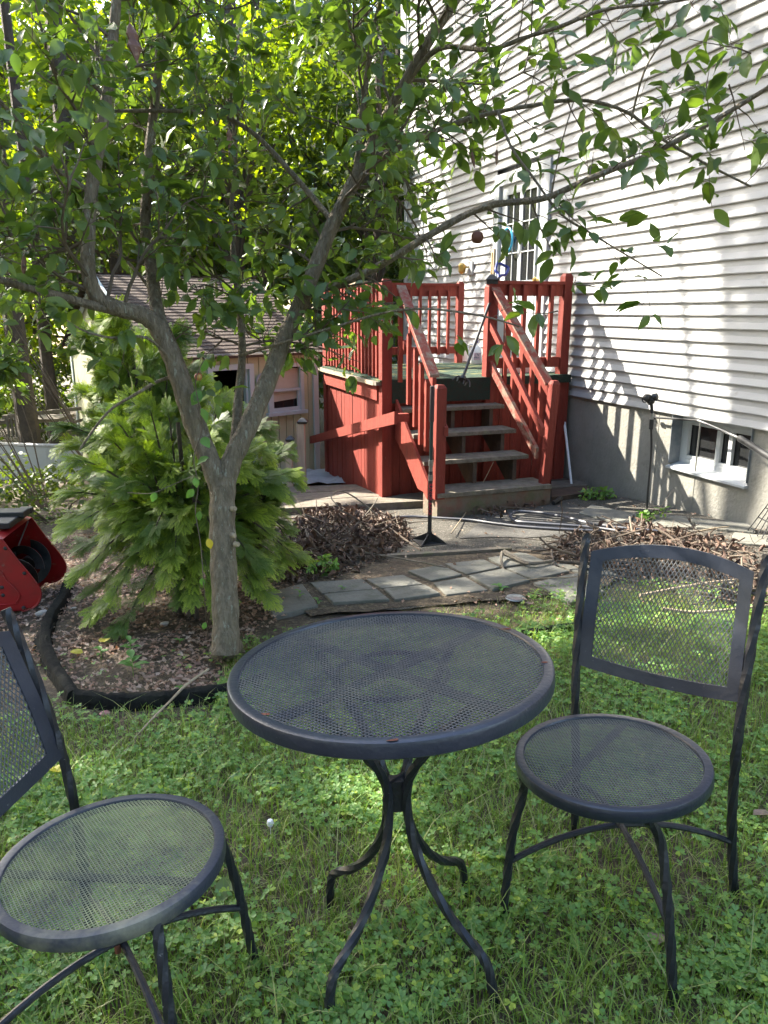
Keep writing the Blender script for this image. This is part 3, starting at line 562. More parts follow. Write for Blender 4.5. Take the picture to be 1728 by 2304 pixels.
# silver tarp behind the posts
mb=MB(); c=gnd(715,1080); k=12; V=[];F=[]
for i in range(k):
    for j in range(k):
        x=c.x-.55+1.1*i/(k-1); y=c.y-.5+1.0*j/(k-1); V.append((x,y,g(x,y)+.03+.05*rnd.random()))
for i in range(k-1):
    for j in range(k-1): F.append((i*k+j,(i+1)*k+j,(i+1)*k+j+1,i*k+j+1))
mb.add(V,F); o=mb.build('crumpled_sheet',M['silver'],None,True); tag(o,'crumpled pale plastic sheet on the ground between shed and deck','plastic sheet')
# ================================================================ METAL FURNITURE
def lattice(name,inside,xr,yr,a,b,wd,th,m,parent,warp=None,rot=0):
    ni=int((xr[1]-xr[0])/a)+2; nj=int((yr[1]-yr[0])/(b/2))+2
    P0=[];P1=[]
    for j in range(nj):
        for i in range(ni):
            x=xr[0]+(i+(j%2)*.5)*a; y=yr[0]+j*b/2
            for s in (-.5,.5):
                x2=x+s*a;y2=y+b/2
                if inside((x+x2)/2,(y+y2)/2): P0.append((x,y));P1.append((x2,y2))
    P0=np.array(P0);P1=np.array(P1); d=P1-P0; L=np.linalg.norm(d,axis=1,keepdims=True); d/=L; nrm=np.stack([-d[:,1],d[:,0]],1)*wd/2
    P0=P0-d*wd*.3;P1=P1+d*wd*.3
    c=[P0+nrm,P0-nrm,P1-nrm,P1+nrm]; n=len(P0)
    V=np.zeros((n,8,3))
    for k in range(4):
        V[:,k,:2]=c[k];V[:,k,2]=th/2;V[:,k+4,:2]=c[k];V[:,k+4,2]=-th/2
    F=np.array([(0,1,2,3),(7,6,5,4),(0,3,7,4),(1,5,6,2)])
    FF=(F[None]+(np.arange(n)*8)[:,None,None]).reshape(-1,4)
    V=V.reshape(-1,3)
    if warp: V=warp(V)
    return npmesh(name,V,FF,m,parent,local=True)
LAWN_N=Vector((-.049,.060,1)).normalized()
def placed(name,loc,yaw,label,cat,group=None):
    o=empty(name,loc,label,cat,group); q=Vector((0,0,1)).rotation_difference(LAWN_N)
    o.rotation_mode='QUATERNION'; o.rotation_quaternion=q@Matrix.Rotation(yaw,3,'Z').to_quaternion(); return o
def hammered(mb,P,r,n=7,tw=.35):
    P=smooth_path(P,n); k=len(P); mb.tube(P,[r*(1+.06*math.sin(i*2.1)+rnd.uniform(-.04,.04)) for i in range(k)],6,twist=tw*.7,bump=.06); return mb
# table
tb=placed('bistro_table',Vector((.05,1.512,.098)),R(4),'round black wrought iron bistro table with mesh top between the two chairs','table')
TR=.36; TZ=.738
mb=MB(); prof=[(TR-.025,TZ+.001),(TR-.023,TZ+.005),(TR-.008,TZ+.006),(TR-.002,TZ+.003),(TR,TZ-.003),(TR,TZ-.026),(TR-.003,TZ-.029),(TR-.008,TZ-.027),(TR-.010,TZ-.004),(TR-.025,TZ-.003),(TR-.025,TZ+.001)]
k=96;V=[];F=[]
for r_,h in prof[:-1]:
    V+=[(r_*math.cos(6.28318*j/k),r_*math.sin(6.28318*j/k),h) for j in range(k)]
m_=len(prof)-1
F=[(i*k+j,i*k+(j+1)%k,((i+1)%m_)*k+(j+1)%k,((i+1)%m_)*k+j) for i in range(m_) for j in range(k)]
mb.add(V,F); mb.build('rim',M['metalband'],tb,True,local=True)
lattice('mesh_top',lambda x,y:x*x+y*y<(TR-.022)**2,(-.37,.37),(-.37,.37),.0135,.0118,.0024,.0016,M['mesh'],tb,warp=lambda V:V+np.array([0,0,TZ]))
mb=MB()
for a in (R(40),R(130)):
    d=Vector((math.cos(a),math.sin(a),0)); mb.bar(d*-(TR-.014)+Z*(TZ-.012),d*(TR-.014)+Z*(TZ-.012-.0025*(a>1)),Vector((-d.y,d.x,0))*.034,Z*.004)
mb.tube([(.13*math.cos(i*.2618),.13*math.sin(i*.2618),TZ-.022) for i in range(25)],.006,6,cap=False)
mb.build('underside_brace',M['metal'],tb,local=True)
for a in (R(45),R(135),R(225),R(315)):
    d=Vector((math.cos(a),math.sin(a),0)); pr=[(.235,.716),(.195,.675),(.140,.615),(.088,.55),(.045,.485),(.030,.43),(.034,.36),(.055,.29),(.105,.21),(.16,.155),(.215,.12),(.240,.095),(.252,.05),(.256,-.005)]
    mb=MB(); hammered(mb,[d*r_+Z*z for r_,z in pr],.0115,4); mb.build('leg',M['metal'],tb,True,local=True)
mb=MB(); mb.box((-.017,-.017,.385),(.034,0,0),(0,.034,0),(0,0,.075)); mb.bar((-.03,-.03,.455),(.03,.03,.455),Vector((.004,-.004,0)),Z*.02); mb.build('hub',M['metal'],tb,local=True)
for i,(x,y,s) in enumerate(((-.26,-.20,.018),(.335,-.06,.012),(.30,.16,.020),(-.02,-.352,.016))):
    mb=MB(); c=Vector((x,y,TZ+.0068 if x*x+y*y>.112 else TZ+.002)); V=[c+Vector((math.cos(a*1.05)*s*rnd.uniform(.4,1),math.sin(a*1.05)*s*.4*rnd.uniform(.5,1),0)) for a in range(6)]; mb.add(V+[c+Z*.0012],[(k,(k+1)%6,6) for k in range(6)]); mb.build('rust_patch',M['rust'],tb,local=True)
# chairs
def make_chair(loc,yaw,label,seatmat,rimmat,fwd):
    t=placed('bistro_chair',loc,yaw,label,'chair','wrought iron bistro chairs'); SR=.229; SZ=.462; cy=-.015-fwd
    mb=MB(); prof=[(SR-.023,.0),(SR-.021,.004),(SR-.008,.005),(SR-.002,.003),(SR,-.003),(SR,-.022),(SR-.003,-.026),(SR-.008,-.024),(SR-.010,-.004),(SR-.023,-.003)]
    k=72;V=[]
    for r_,h in prof: V+=[(r_*math.cos(6.28318*j/k),cy+r_*math.sin(6.28318*j/k),SZ+h) for j in range(k)]
    m_=len(prof); mb.add(V,[(i*k+j,i*k+(j+1)%k,((i+1)%m_)*k+(j+1)%k,((i+1)%m_)*k+j) for i in range(m_) for j in range(k)])
    mb.build('seat_rim',rimmat,t,True,local=True)
    lattice('seat_mesh',lambda x,y:x*x+(y-cy)**2<(SR-.021)**2,(-.24,.24),(cy-.24,cy+.24),.0098,.0098,.0021,.0014,seatmat,t,warp=lambda V:V+np.array([0,0,SZ-.001]))
    mb=MB(); mb.bar((-.05,cy-SR+.012,SZ-.010),(-.05,cy+SR-.012,SZ-.010),Vector((.02,0,0)),Z*.004); mb.build('seat_brace',M['metal'],t,local=True)
    top=.915
    for s in (-1,1):
        mb=MB(); hammered(mb,[(s*.150,cy-.160,SZ-.02),(s*.168,-.176,.38),(s*.190,-.190,.27),(s*.203,-.198,.16),(s*.214,-.206,.05),(s*.226,-.214,-.005)],.0115); mb.build('leg',M['metal'],t,True,local=True)
        mb=MB(); hammered(mb,[(s*.226,.215,-.005),(s*.219,.205,.10),(s*.213,.198,.25),(s*.215,.197,.40),(s*.220,.212,.55),(s*.227,.245,.70),(s*.234,.290,.85),(s*.237,.312,top)],.0125); mb.build('leg',M['metal'],t,True,local=True)
    for s in (-1,1):
        a=Vector((s*.195,-.192,.19));b=Vector((-s*.213,.197,.19)); mb=MB()
        P=[a.lerp(b,i/14)+Z*(.075*(1-(2*i/14-1)**2)+ (0.006*s)) for i in range(15)]
        mb.tube(P,.0078,8); mb.build('cross_brace',M['metal'],t,True,local=True)
    mb=MB(); mb.lathe([(.010,.0),(.012,.004),(.008,.012),(.001,.014)],(-.009,.0025,.275),Z,10); mb.lathe([(.007,0),(.007,.02)],(-.009,.0025,.245),Z,8); mb.build('rivet',M['rust'],t,local=True)
    # back panel: curved frame following the posts
    def yb(z): 
        return .197+(.212-.197)*0 if z<.45 else np.interp(z,[.40,.55,.70,.85,.93],[.197,.212,.245,.290,.318])
    def sh(x,z): 
        u=x/.21; return (x,float(yb(z))-.004+.030*(1-u*u),z)
    def zt(x): return .872+.030*(1-(x/.21)**2)
    def zb(x): return .560-.024*(1-(x/.21)**2)
    XW=.213; FW_=.033
    outer=[];inner=[];n=14
    for i in range(n+1): 
        x=-XW+2*XW*i/n; outer.append((x,zt(x))); xi=x*(XW-FW_)/XW; inner.append((xi,zt(xi)-FW_))
    m2=10
    for i in range(1,m2): f=i/m2; outer.append((XW,lerp(zt(XW),zb(XW),f))); inner.append((XW-FW_,lerp(zt(XW-FW_)-FW_,zb(XW-FW_)+FW_,f)))
    for i in range(n+1):
        x=XW-2*XW*i/n; outer.append((x,zb(x))); xi=x*(XW-FW_)/XW; inner.append((xi,zb(xi)+FW_))
    for i in range(1,m2): f=i/m2; outer.append((-XW,lerp(zb(XW),zt(XW),f))); inner.append((-XW+FW_,lerp(zb(XW-FW_)+FW_,zt(XW-FW_)-FW_,f)))
    K_=len(outer); mb=MB(); V=[]
    for ring,off in ((outer,0),(inner,0),(inner,.005),(outer,.005)):
        for x,z in ring: a=sh(x,z); V.append((a[0],a[1]+off,a[2]))
    mb.add(V,[(r*K_+i,r*K_+(i+1)%K_,((r+1)%4)*K_+(i+1)%K_,((r+1)%4)*K_+i) for r in range(4) for i in range(K_)])
    mb.build('back_frame',M['metalband'],t,True,local=True)
    def wp(V):
        X=V[:,0];Zz=V[:,1];T=V[:,2]; u=X/.21; Yv=np.interp(Zz,[.40,.55,.70,.85,.93],[.197,.212,.245,.290,.318])-.004+.03*(1-u*u)+.003
        return np.stack([X,Yv-T,Zz],1)
    lattice('back_mesh',lambda x,z:abs(x)<XW-FW_+.003 and zb(x)+FW_-.003<z<zt(x)-FW_+.003,(-.20,.20),(.52,.92),.0112,.0190,.0022,.0016,M['mesh'],t,warp=wp)
    for s in (-1,1):
        for z in (.64,.82): mb=MB(); mb.tube([(s*.205,float(yb(z))+.004,z),(s*.226,float(yb(z)),z)],.004,6); mb.build('weld_tab',M['metal'],t,local=True)
    return t
cR=make_chair(Vector((.602,1.630,.098)),R(-40),'black iron bistro chair with round mesh seat, right of the table and facing the camera',M['mesh'],M['metalband'],.035)
rimmoss=mat('mossy_dark_band',(.036,.040,.058),.45,var=(.20,.19,.14),scale=4,thresh=(.5,.66),bump=.1,bscale=90,third=(.4,.4,.4),tscale=60,tth=(.70,.75))
cL=make_chair(Vector((-.54,1.295,.060)),R(83),'black iron bistro chair with green dusted mesh seat, left of the table',M['meshmoss'],rimmoss,-.01)
# ================================================================ TOOLS
b=gnd(966,1222); tm_=empty('earth_tamper',b,'black steel tamper with splayed square foot standing upright before the steps','tamper')
top=plane(973,868,b,Vector((0,1,0))); ax=(top-b).normalized()
mb=MB(); mb.tube([b+ax*.03,b+ax*.56],.0155,12); mb.build('lower_shaft',M['black'],tm_,True)
mb=MB(); mb.tube([b+ax*.56,top-ax*.26],.013,12); mb.build('upper_shaft',mat('dark_green_shaft',(.015,.03,.03),.4),tm_,True)
mb=MB(); mb.tube([top-ax*.26,top-ax*.004,top],[.0175,.0175,.012],12); mb.build('grip',mat('brown_grip',(.05,.028,.03),.7),tm_,True)
mb=MB(); mb.tube([b+ax*.60,b+ax*.645],.0185,12); mb.tube([b+ax*.49,b+ax*.535],[.018,.0175],12); mb.tube([b+ax*.54,b+ax*.60],.0145,12); mb.build('collar',M['steel'],tm_,True)
mb=MB(); s=.105
ax1=Vector((.95,.3,0)).normalized(); ax2=Vector((-.3,.95,0)).normalized()
mb.cbox(b+Z*.012,ax1*2*s,ax2*2*s,Z*.008)
for d in (ax1+ax2,ax1-ax2,-ax1+ax2,-ax1-ax2):
    d=d.normalized(); nn=Vector((-d.y,d.x,0)); mb.prism([b+Z*.016+d*.01-nn*.003,b+Z*.016+d*s*1.3-nn*.003,b+Z*.022+d*s*1.3-nn*.003,b+Z*.085+d*.012-nn*.003],nn*.006)
mb.tube([b+Z*.015,b+Z*.09],.021,12); mb.build('foot',M['darkpart'],tm_)
tc_=b+ax*.345; toc=(EYE-tc_); toc.z=0; toc.normalize(); xr=-ax; yr=Z.cross(toc)
text('RAZOR-BACK',.040,tc_+toc*.0175,xr,xr.cross(toc)*-1 ,M['tamptext'],'lettering',tm_,.0008)
# sprinkler on its stand with hose
b=gnd(1455,1165); tp=plane(1470,893,b+WN*.0,Vector((0,1,0)))
spk=empty('sprinkler_stand',b,'tall thin sprinkler stand with black twin head in front of the concrete foundation','sprinkler')
mid=plane(1465,960,b,Vector((0,1,0)))
mb=MB(); mb.tube(smooth_path([b-Z*.03,b.lerp(mid,.3)-RT*.0,b.lerp(mid,.7)+RT*.012,mid],4),[.006]*3+[.0085]*9+[.012],8); mb.build('stem',M['black'],spk,True)
mb=MB(); mb.tube([mid-Z*.02,mid+(tp-mid)*.25],.017,10); mb.tube([mid+(tp-mid)*.45,mid+(tp-mid)*.8-RT*.012],.013,10); mb.build('connector',M['darkpart'],spk,True)
mb=MB(); mb.tube([mid+(tp-mid)*.25,mid+(tp-mid)*.45],.016,10); mb.build('collar',M['steel'],spk,True)
mb=MB(); h=mid+(tp-mid)*.85-RT*.02
mb.lathe([(.01,-.025),(.026,-.02),(.028,.01),(.015,.03)],h+RT*.005,Vector((.3,-.6,.5)),12)
mb.lathe([(.012,-.03),(.03,-.02),(.03,.015),(.012,.025)],h+RT*.035+Z*.035,Vector((.8,-.4,.2)),12)
mb.lathe([(.012,-.03),(.03,-.02),(.03,.015),(.012,.025)],h-RT*.03+Z*.03,Vector((-.8,-.4,.1)),12)
mb.tube(smooth_path([h-RT*.02,h-RT*.055-Z*.005,h-RT*.07+Z*.03],3),.006,6); mb.build('head',M['black'],spk,True)
# white pipe leaning on the foundation
a=gnd(1287,1100);t_=onwall(1266,912,.03); mb=MB(); mb.tube([a,t_],.013,10); o=mb.build('plastic_pipe',M['white'],None,True); tag(o,'thin white plastic pipe leaning on the foundation by the deck','pipe')
# pole pruner leaning along the foundation
a=onwall(1470,939,.05);b_=onwall(1570,946,.09);c_=onwall(1662,985,.20);d_=onwall(1760,1045,.36)
pp=empty('pole_tool',d_,'long pole with thick black grip and thin black tip propped across the basement window','pole')
mb=MB(); mb.tube([a,b_],[.010,.009],8); mb.lathe([(.004,-.03),(.016,-.02),(.018,.02),(.008,.03)],a,(b_-a),10); mb.build('tip',M['black'],pp,True)
mb=MB(); mb.tube([b_,c_],.0085,8); mb.build('shaft',M['steel'],pp,True)
mb=MB(); mb.tube([c_,c_+(d_-c_)*.03,d_+(d_-c_)*.9],[.018,.024,.026],10); mb.build('grip',M['black'],pp,True)
# rake
b=gnd(1745,1225); rk=empty('garden_rake',b,'black spring tined rake with its head down at the right edge below the basement window','rake')
hub=plane(1800,1040,b+Vector((0,.25,0)),Vector((0,1,0)))
for i in range(13):
    px,py=1683+i*10.5,1193+i*6.0
    e=gnd(px,py,.03); q=[hub+(e-hub)*.02*i*0,hub.lerp(e,.5),hub.lerp(e,.92),e+Vector((0,.0,.0)),e+Vector((.004,-.02,-.02))]
    mb=MB(); mb.tube(smooth_path(q,2),.0038,5); mb.build('tine',M['black'],rk)
mb=MB()
for f in (.66,.8): mb.tube([hub.lerp(gnd(1683+i*10.5,1193+i*6.0,.03),f) for i in range(13)],.004,6)
mb.build('cross_bar',M['black'],rk)
mb=MB(); mb.tube([hub-Vector((.02,0,.04)),hub+Vector((.25,.3,1.15))],.013,8); mb.build('handle',M['palewood'],rk,True)
# garden hoses
def hose(pts,r,label,m,h=.012):
    mb=MB(); mb.tube(smooth_path([gnd(x,y,.012+h) for x,y in pts],5),r,8); o=mb.build('garden_hose',m,None,True); tag(o,label,'hose'); return o
hose([(860,1168),(925,1162),(1000,1166),(1060,1170),(1110,1177),(1180,1185),(1290,1192),(1400,1196)],.011,'dark hose running straight across the gravel behind the tamper',M['hose'])
hose([(1500,1196),(1420,1190),(1330,1178),(1270,1163),(1210,1153),(1165,1151),(1150,1160),(1160,1172),(1220,1178),(1330,1186),(1440,1203)],.012,'dark hose bent into a loop in front of the step box',M['hose'],.03)
mb=MB(); mb.tube([gnd(1245,1132,.03),gnd(1262,1122,.05)],[.02,.028],8); o=mb.build('hose_nozzle',M['black'],None,True); tag(o,'short black nozzle lying beside the corner of the step box','nozzle')
# ================================================================ SNOW BLOWER
n0=gnd(62,1374); f0=Vector((-2.25,4.80,n0.z-.0)); ww=Vector((-.10,.99,0)); ww.normalize()
ff=Vector((ww.y,-ww.x,0)); ff.normalize()   # opening direction
sb=empty('snow_blower',n0,'red snow blower auger housing with black auger at the left edge of the bed','snow blower')
tilt=R(0)
def sbp(f,u,w=0): return n0+ff*f+Z*u+ww*w
# outline of a side plate in (forward, up)
OUT=[(-.42,.0),(-.03,.0),(.02,.012),(.062,.04),(.088,.085),(.092,.13),(.075,.175),(.04,.235),(-.02,.33),(-.09,.455),(-.15,.47),(-.42,.44)]
OUT=[(f,u) for f,u in OUT]
SW=.50
for w,l in ((0,None),(SW,None)):
    mb=MB(); mb.prism([sbp(f,u,w) for f,u in OUT],ww*.006); s_=mb.build('side_plate',M['snowred'],sb,bevel=.002)
    e=MB(); E=[sbp(f,u,w-.008) for f,u in OUT[1:-2]]; e.tube(smooth_path(E,3),.006,6); e.build('rolled_edge',M['snowred'],s_,True)
    if w==0:
        e=MB(); E=[sbp(f,u,-.003) for f,u in ((-.42,.045),(-.10,.045),(-.055,.06),(-.035,.095),(-.045,.13),(-.10,.20),(-.15,.26),(-.42,.26))]; e.tube(smooth_path(E,3),.006,5); e.build('pressed_ridge',M['snowred'],s_,True)
        for f,u in ((-.13,.155),(-.13,.105),(-.08,.40),(.01,.24),(-.02,.02),(-.30,.02),(-.3,.15)): e=MB(); e.lathe([(.012,0),(.012,.004),(.006,.009),(.001,.009)],sbp(f,u,0),-ww,8); e.build('bolt',M['darkpart'],s_)
mb=MB(); bk=[(-.09,.455),(-.15,.47),(-.25,.42),(-.31,.30),(-.32,.18),(-.29,.06),(-.2,.008),(-.05,.004)]
P=[sbp(f,u,.006) for f,u in bk]; P2=[sbp(f-.006,u-.002,.006) for f,u in bk]; k=len(P)
mb.add(P+[p+ww*(SW-.006) for p in P],[(i,i+1,i+1+k,i+k) for i in range(k-1)]); mb.build('housing',M['snowred'],sb)
mb=MB(); c=(-.11,.17)
mb.tube([sbp(*c,.01),sbp(*c,SW-.01)],.02,10)
for w in (.10,.25,.40):
    mb.tube([sbp(*c,w-.025),sbp(*c,w+.025)],.05,14)
for s in (0,1):
    for st in (0,math.pi):
        V=[];F=[];n_=26
        for i in range(n_+1):
            w=.02+s*.26+.20*i/n_; a=st+(1 if s else -1)*i/n_*math.pi*1.5
            for r_ in (.085,.14): 
                for o_ in (-.003,.003): V.append(sbp(c[0]+math.cos(a)*r_,c[1]+math.sin(a)*r_,w+o_))
        for i in range(n_):
            for a_,b__ in ((0,2),(2,3),(3,1),(1,0)): F.append((i*4+a_,i*4+b__,i*4+4+b__,i*4+4+a_))
        mb.add(V,F)
mb.build('auger',M['darkpart'],sb,True)
mb=MB(); mb.tube([sbp(-.26,.19,.18),sbp(-.2,.19,.18)],.04,8); V=[sbp(-.24,.18+.15*math.sin(a),.3+.15*math.cos(a)) for a in [i*.2618 for i in range(24)]]; mb.tube(V+[V[0]],.012,6); mb.build('impeller_ring',M['darkpart'],sb,True)
mb=MB(); mb.tube([sbp(-.11,.45,.52),sbp(-.15,.30,.38)],.005,6); mb.build('support_rod',M['steel'],sb)
mb=MB(); mb.cbox(sbp(-.30,.50,.30),ff*.42,ww*.34,Z*.04); mb.cbox(sbp(-.20,.525,.35),ff*.28,ww*.12,Z*.04); mb.cbox(sbp(-.11,.51,.48),ff*.08,ww*.05,Z*.04); mb.build('top_cover',M['black'],sb,bevel=.008)
mb=MB(); mb.cbox(sbp(-.6,.34,.3),ff*.5,ww*.45,Z*.4); mb.build('engine_cover',M['black'],sb,bevel=.03)
for w in (.02,.58):
    mb=MB(); mb.lathe([(.06,-.05),(.18,-.045),(.2,-.02),(.2,.02),(.18,.045),(.06,.05)],sbp(-.68,.2,w),ww,20); mb.build('wheel',M['black'],sb,True)
# ================================================================ EDGING, STICKS, SMALL THINGS
def edging(pts,label,h0=.10,w0=.045,seed=1):
    r_=random.Random(seed); P=smooth_path([gnd(x,y,0) for x,y in pts],8); mb=MB(); n=len(P); rr=[];V=[];k=8;F=[]
    for i,p in enumerate(P):
        t=(P[min(i+1,n-1)]-P[max(i-1,0)]).normalized(); s=Vector((t.y,-t.x,0)).normalized(); jj=r_.uniform(.96,1.04); cut=.86 if i%14==7 else 1
        prof=[(-1.05,-.3),(-.95,.4),(-.75,.85),(-.3,1.0),(.3,1.0),(.75,.85),(.95,.4),(1.05,-.3)]
        for a,b in prof: V.append(p+s*(a*w0*jj*cut)+Z*(b*h0*jj*cut+r_.uniform(-.003,.003)))
    for i in range(n-1):
        for j in range(k-1): F.append((i*k+j,i*k+j+1,(i+1)*k+j+1,(i+1)*k+j))
    F+=[tuple(range(k)),tuple(range((n-1)*k,n*k))[::-1]]
    mb.add(V,F); o=mb.build('bed_edging',M['rubber'],None,True); tag(o,label,'edging'); return o
edging([(158,1305),(140,1355),(112,1400),(103,1450),(118,1500),(150,1552),(168,1578)],'black stone look edging curving along the left of the leaf bed',.055,.033)
edging([(172,1580),(250,1588),(330,1587),(420,1578),(520,1565),(600,1540)],'black stone look edging running straight left of the table below the leaf bed',.060,.028,2)
edging([(1150,1438),(1225,1425),(1310,1412),(1350,1405)],'thin black edging strip in the grass right of the table',.035,.02,3)
# wide tarp flap beside the edging
mb=MB(); Q=[gnd(x,y,.012) for x,y in ((85,1420),(100,1395),(125,1400),(112,1440),(125,1500),(140,1550),(110,1520),(88,1475),(72,1445))]; c=sum(Q,Vector())/len(Q)+Z*.05
mb.add(Q+[c]+[q-Z*.02 for q in Q],[(i,(i+1)%9,9) for i in range(9)]+[(i,i+10,(i+1)%9+10,(i+1)%9) for i in range(9)]); o=mb.build('fabric_flap',M['rubber'],None,True); tag(o,'loose flap of black ground fabric folded out beside the curved edging','ground fabric')
def stick(pts,r,label,name='stick',m='palewood',h=.02,grp=None):
    mb=MB(); P=smooth_path([gnd(x,y,h+hh) for x,y,hh in pts],4); n=len(P)
    mb.tube(P,[r*(1-.5*i/n)*rnd.uniform(.9,1.1) for i in range(n)],6); o=mb.build(name,M[m],None,True); tag(o,label,'stick',grp)
stick([(470,1505,.08),(420,1540,.05),(385,1575,.03),(340,1620,.02),(305,1660,.0),(270,1705,.0)],.006,'long pale bare stick lying across the straight edging')
stick([(1500,1258,.0),(1440,1268,.02),(1370,1262,.03),(1310,1268,.03),(1252,1262,.05)],.018,'thick cut branch with a pale sawn end on the paving','cut_branch','barkdark')
stick([(1130,1242,.05),(1128,1262,.02),(1134,1282,.0)],.012,'short broken stub of branch on the slab left of the brush pile','cut_branch','greywood')
stick([(1133,1242,.05),(1160,1255,.03),(1190,1268,.03),(1243,1262,.02)],.020,'thick cut branch with a pale sawn end left of the right hand brush pile','cut_branch','greywood')
stick([(690,1215,.1),(760,1232,.06),(850,1248,.03),(930,1262,.02),(1010,1278,.0)],.009,'long brown branch lying from the left brush pile towards the tamper','stick','greywood')
stick([(1015,1200,.02),(1060,1135,.03),(1095,1070,.28),(1110,1040,.42)],.005,'thin upright dead stem with curled leaves leaning on the step box','stick','palewood')
stick([(730,1240,.0),(790,1190,.1),(830,1150,.15),(850,1120,.2)],.008,'curved grey twig rising from the back of the left brush pile','stick','greywood')
stick([(850,1160,.1),(800,1120,.25),(765,1105,.33),(745,1118,.36),(762,1140,.3)],.007,'hooked grey twig above the left brush pile in front of the red skirting','stick','greywood')
stick([(1130,1310,.0),(1230,1300,.01),(1290,1298,.01),(1400,1278,.02)],.004,'thin pale twig lying across the raised paving slab')
stick([(1440,1340,.05),(1530,1322,.06),(1620,1308,.07),(1728,1300,.05)],.010,'pale smooth branch behind the mesh of the right chair back, upper one')
stick([(1490,1370,.03),(1560,1378,.02),(1640,1372,.04),(1728,1362,.05)],.011,'pale forked branch behind the right chair, nearest the grass')
stick([(1530,1205,.0),(1600,1190,.02),(1640,1185,.02)],.008,'pale short branch on the flat stones under the basement window')
c=gnd(1160,1343,.02); mb=MB(); mb.lathe([(.055,0),(.06,.004),(.052,.009),(.03,.004),(.001,.006)],c-Z*.01,Z,20); o=mb.build('clear_lid',mat('clear_lid',(.22,.24,.25),.15,var=(.12,.13,.12),scale=30),None,True); tag(o,'round clear plastic lid lying in the grass edge behind the table','lid')
c=gnd(235,1600,.02); mb=MB(); mb.lathe([(.015,-.01),(.024,.0),(.022,.005),(.012,.012),(.003,.009)],c-Z*.012,Vector((.2,.1,1)),7,.55); o=mb.build('paper_scrap',M['pinkstone'],None,True); tag(o,'faded pink scrap in the bare grass below the edging','scrap')
for i,(x,y,s,l) in enumerate(((95,1382,.045,'pale broken stone near the tip of the snow blower'),(370,1405,.03,'small pale stone under the shrub beside the tree trunk'),(166,1370,.02,'small white pebble between snow blower and shrub'))):
    c=gnd(x,y,.01); mb=MB(); mb.lathe([(s*.6,-.01),(s,.005),(s*.8,s*.4),(s*.3,s*.55),(.002,s*.56)],c,Z,7,.6); o=mb.build('stone',M['stone'],None,True); tag(o,l,'stone')
for x,y,l in ((1715,1832,'tan dry leaf on the lawn at the right edge'),(1190,1358,'tan round dead leaf beside the clear lid'),(1480,2110,'reddish dead leaf between the front legs of the right chair')):
    c=gnd(x,y,.03); mb=MB(); a=rnd.random()*6; V=[c+Vector((math.cos(t+a)*.028,math.sin(t+a)*.018,rnd.uniform(-.004,.012))) for t in [i*.785 for i in range(8)]]+[c]; mb.add(V,[(i,(i+1)%8,8) for i in range(8)]); o=mb.build('fallen_leaf',M['litter']); tag(o,l,'leaf')
for x,y,l in ((235,1440,'yellow fallen leaf in the leaf bed, the brighter of the two'),(172,1467,'pale yellow fallen leaf in the leaf bed near the curved edging'),(128,1732,'yellow leaf in the grass under the left chair back')):
    c=gnd(x,y,.04); mb=MB(); a=rnd.random()*6; V=[c+Vector((math.cos(t+a)*.032,math.sin(t+a)*.022,rnd.uniform(-.006,.012))) for t in [i*.785 for i in range(8)]]+[c]; mb.add(V,[(i,(i+1)%8,8) for i in range(8)]); o=mb.build('fallen_leaf',M['yellow']); tag(o,l,'leaf')
# ================================================================ PLANTS
def unit(v): return v/np.linalg.norm(v,axis=-1,keepdims=True)
# leaf template: length along +y from 0 to 1, width ~.5, folded and drooping
LT=[];LF=[]
prof=[(0,.02),(.12,.14),(.3,.235),(.52,.25),(.75,.165),(.9,.07),(1.0,.0)]
for i,(y,w) in enumerate(prof):
    z=-.22*y*y+.05*y; 
    for s in (-1,0,1): LT.append((s*w,y,z+abs(s)*w*.35+ (.03*math.sin(i*2.3) if s else 0)))
for i in range(6):
    for s in (0,1): LF.append((i*3+s,i*3+s+1,i*3+s+4,i*3+s+3))
LT=np.array(LT);LF=np.array(LF)
def leaves(P,D,Nn,size): return inst(LT,LF,frames(D,Nn),P,size)
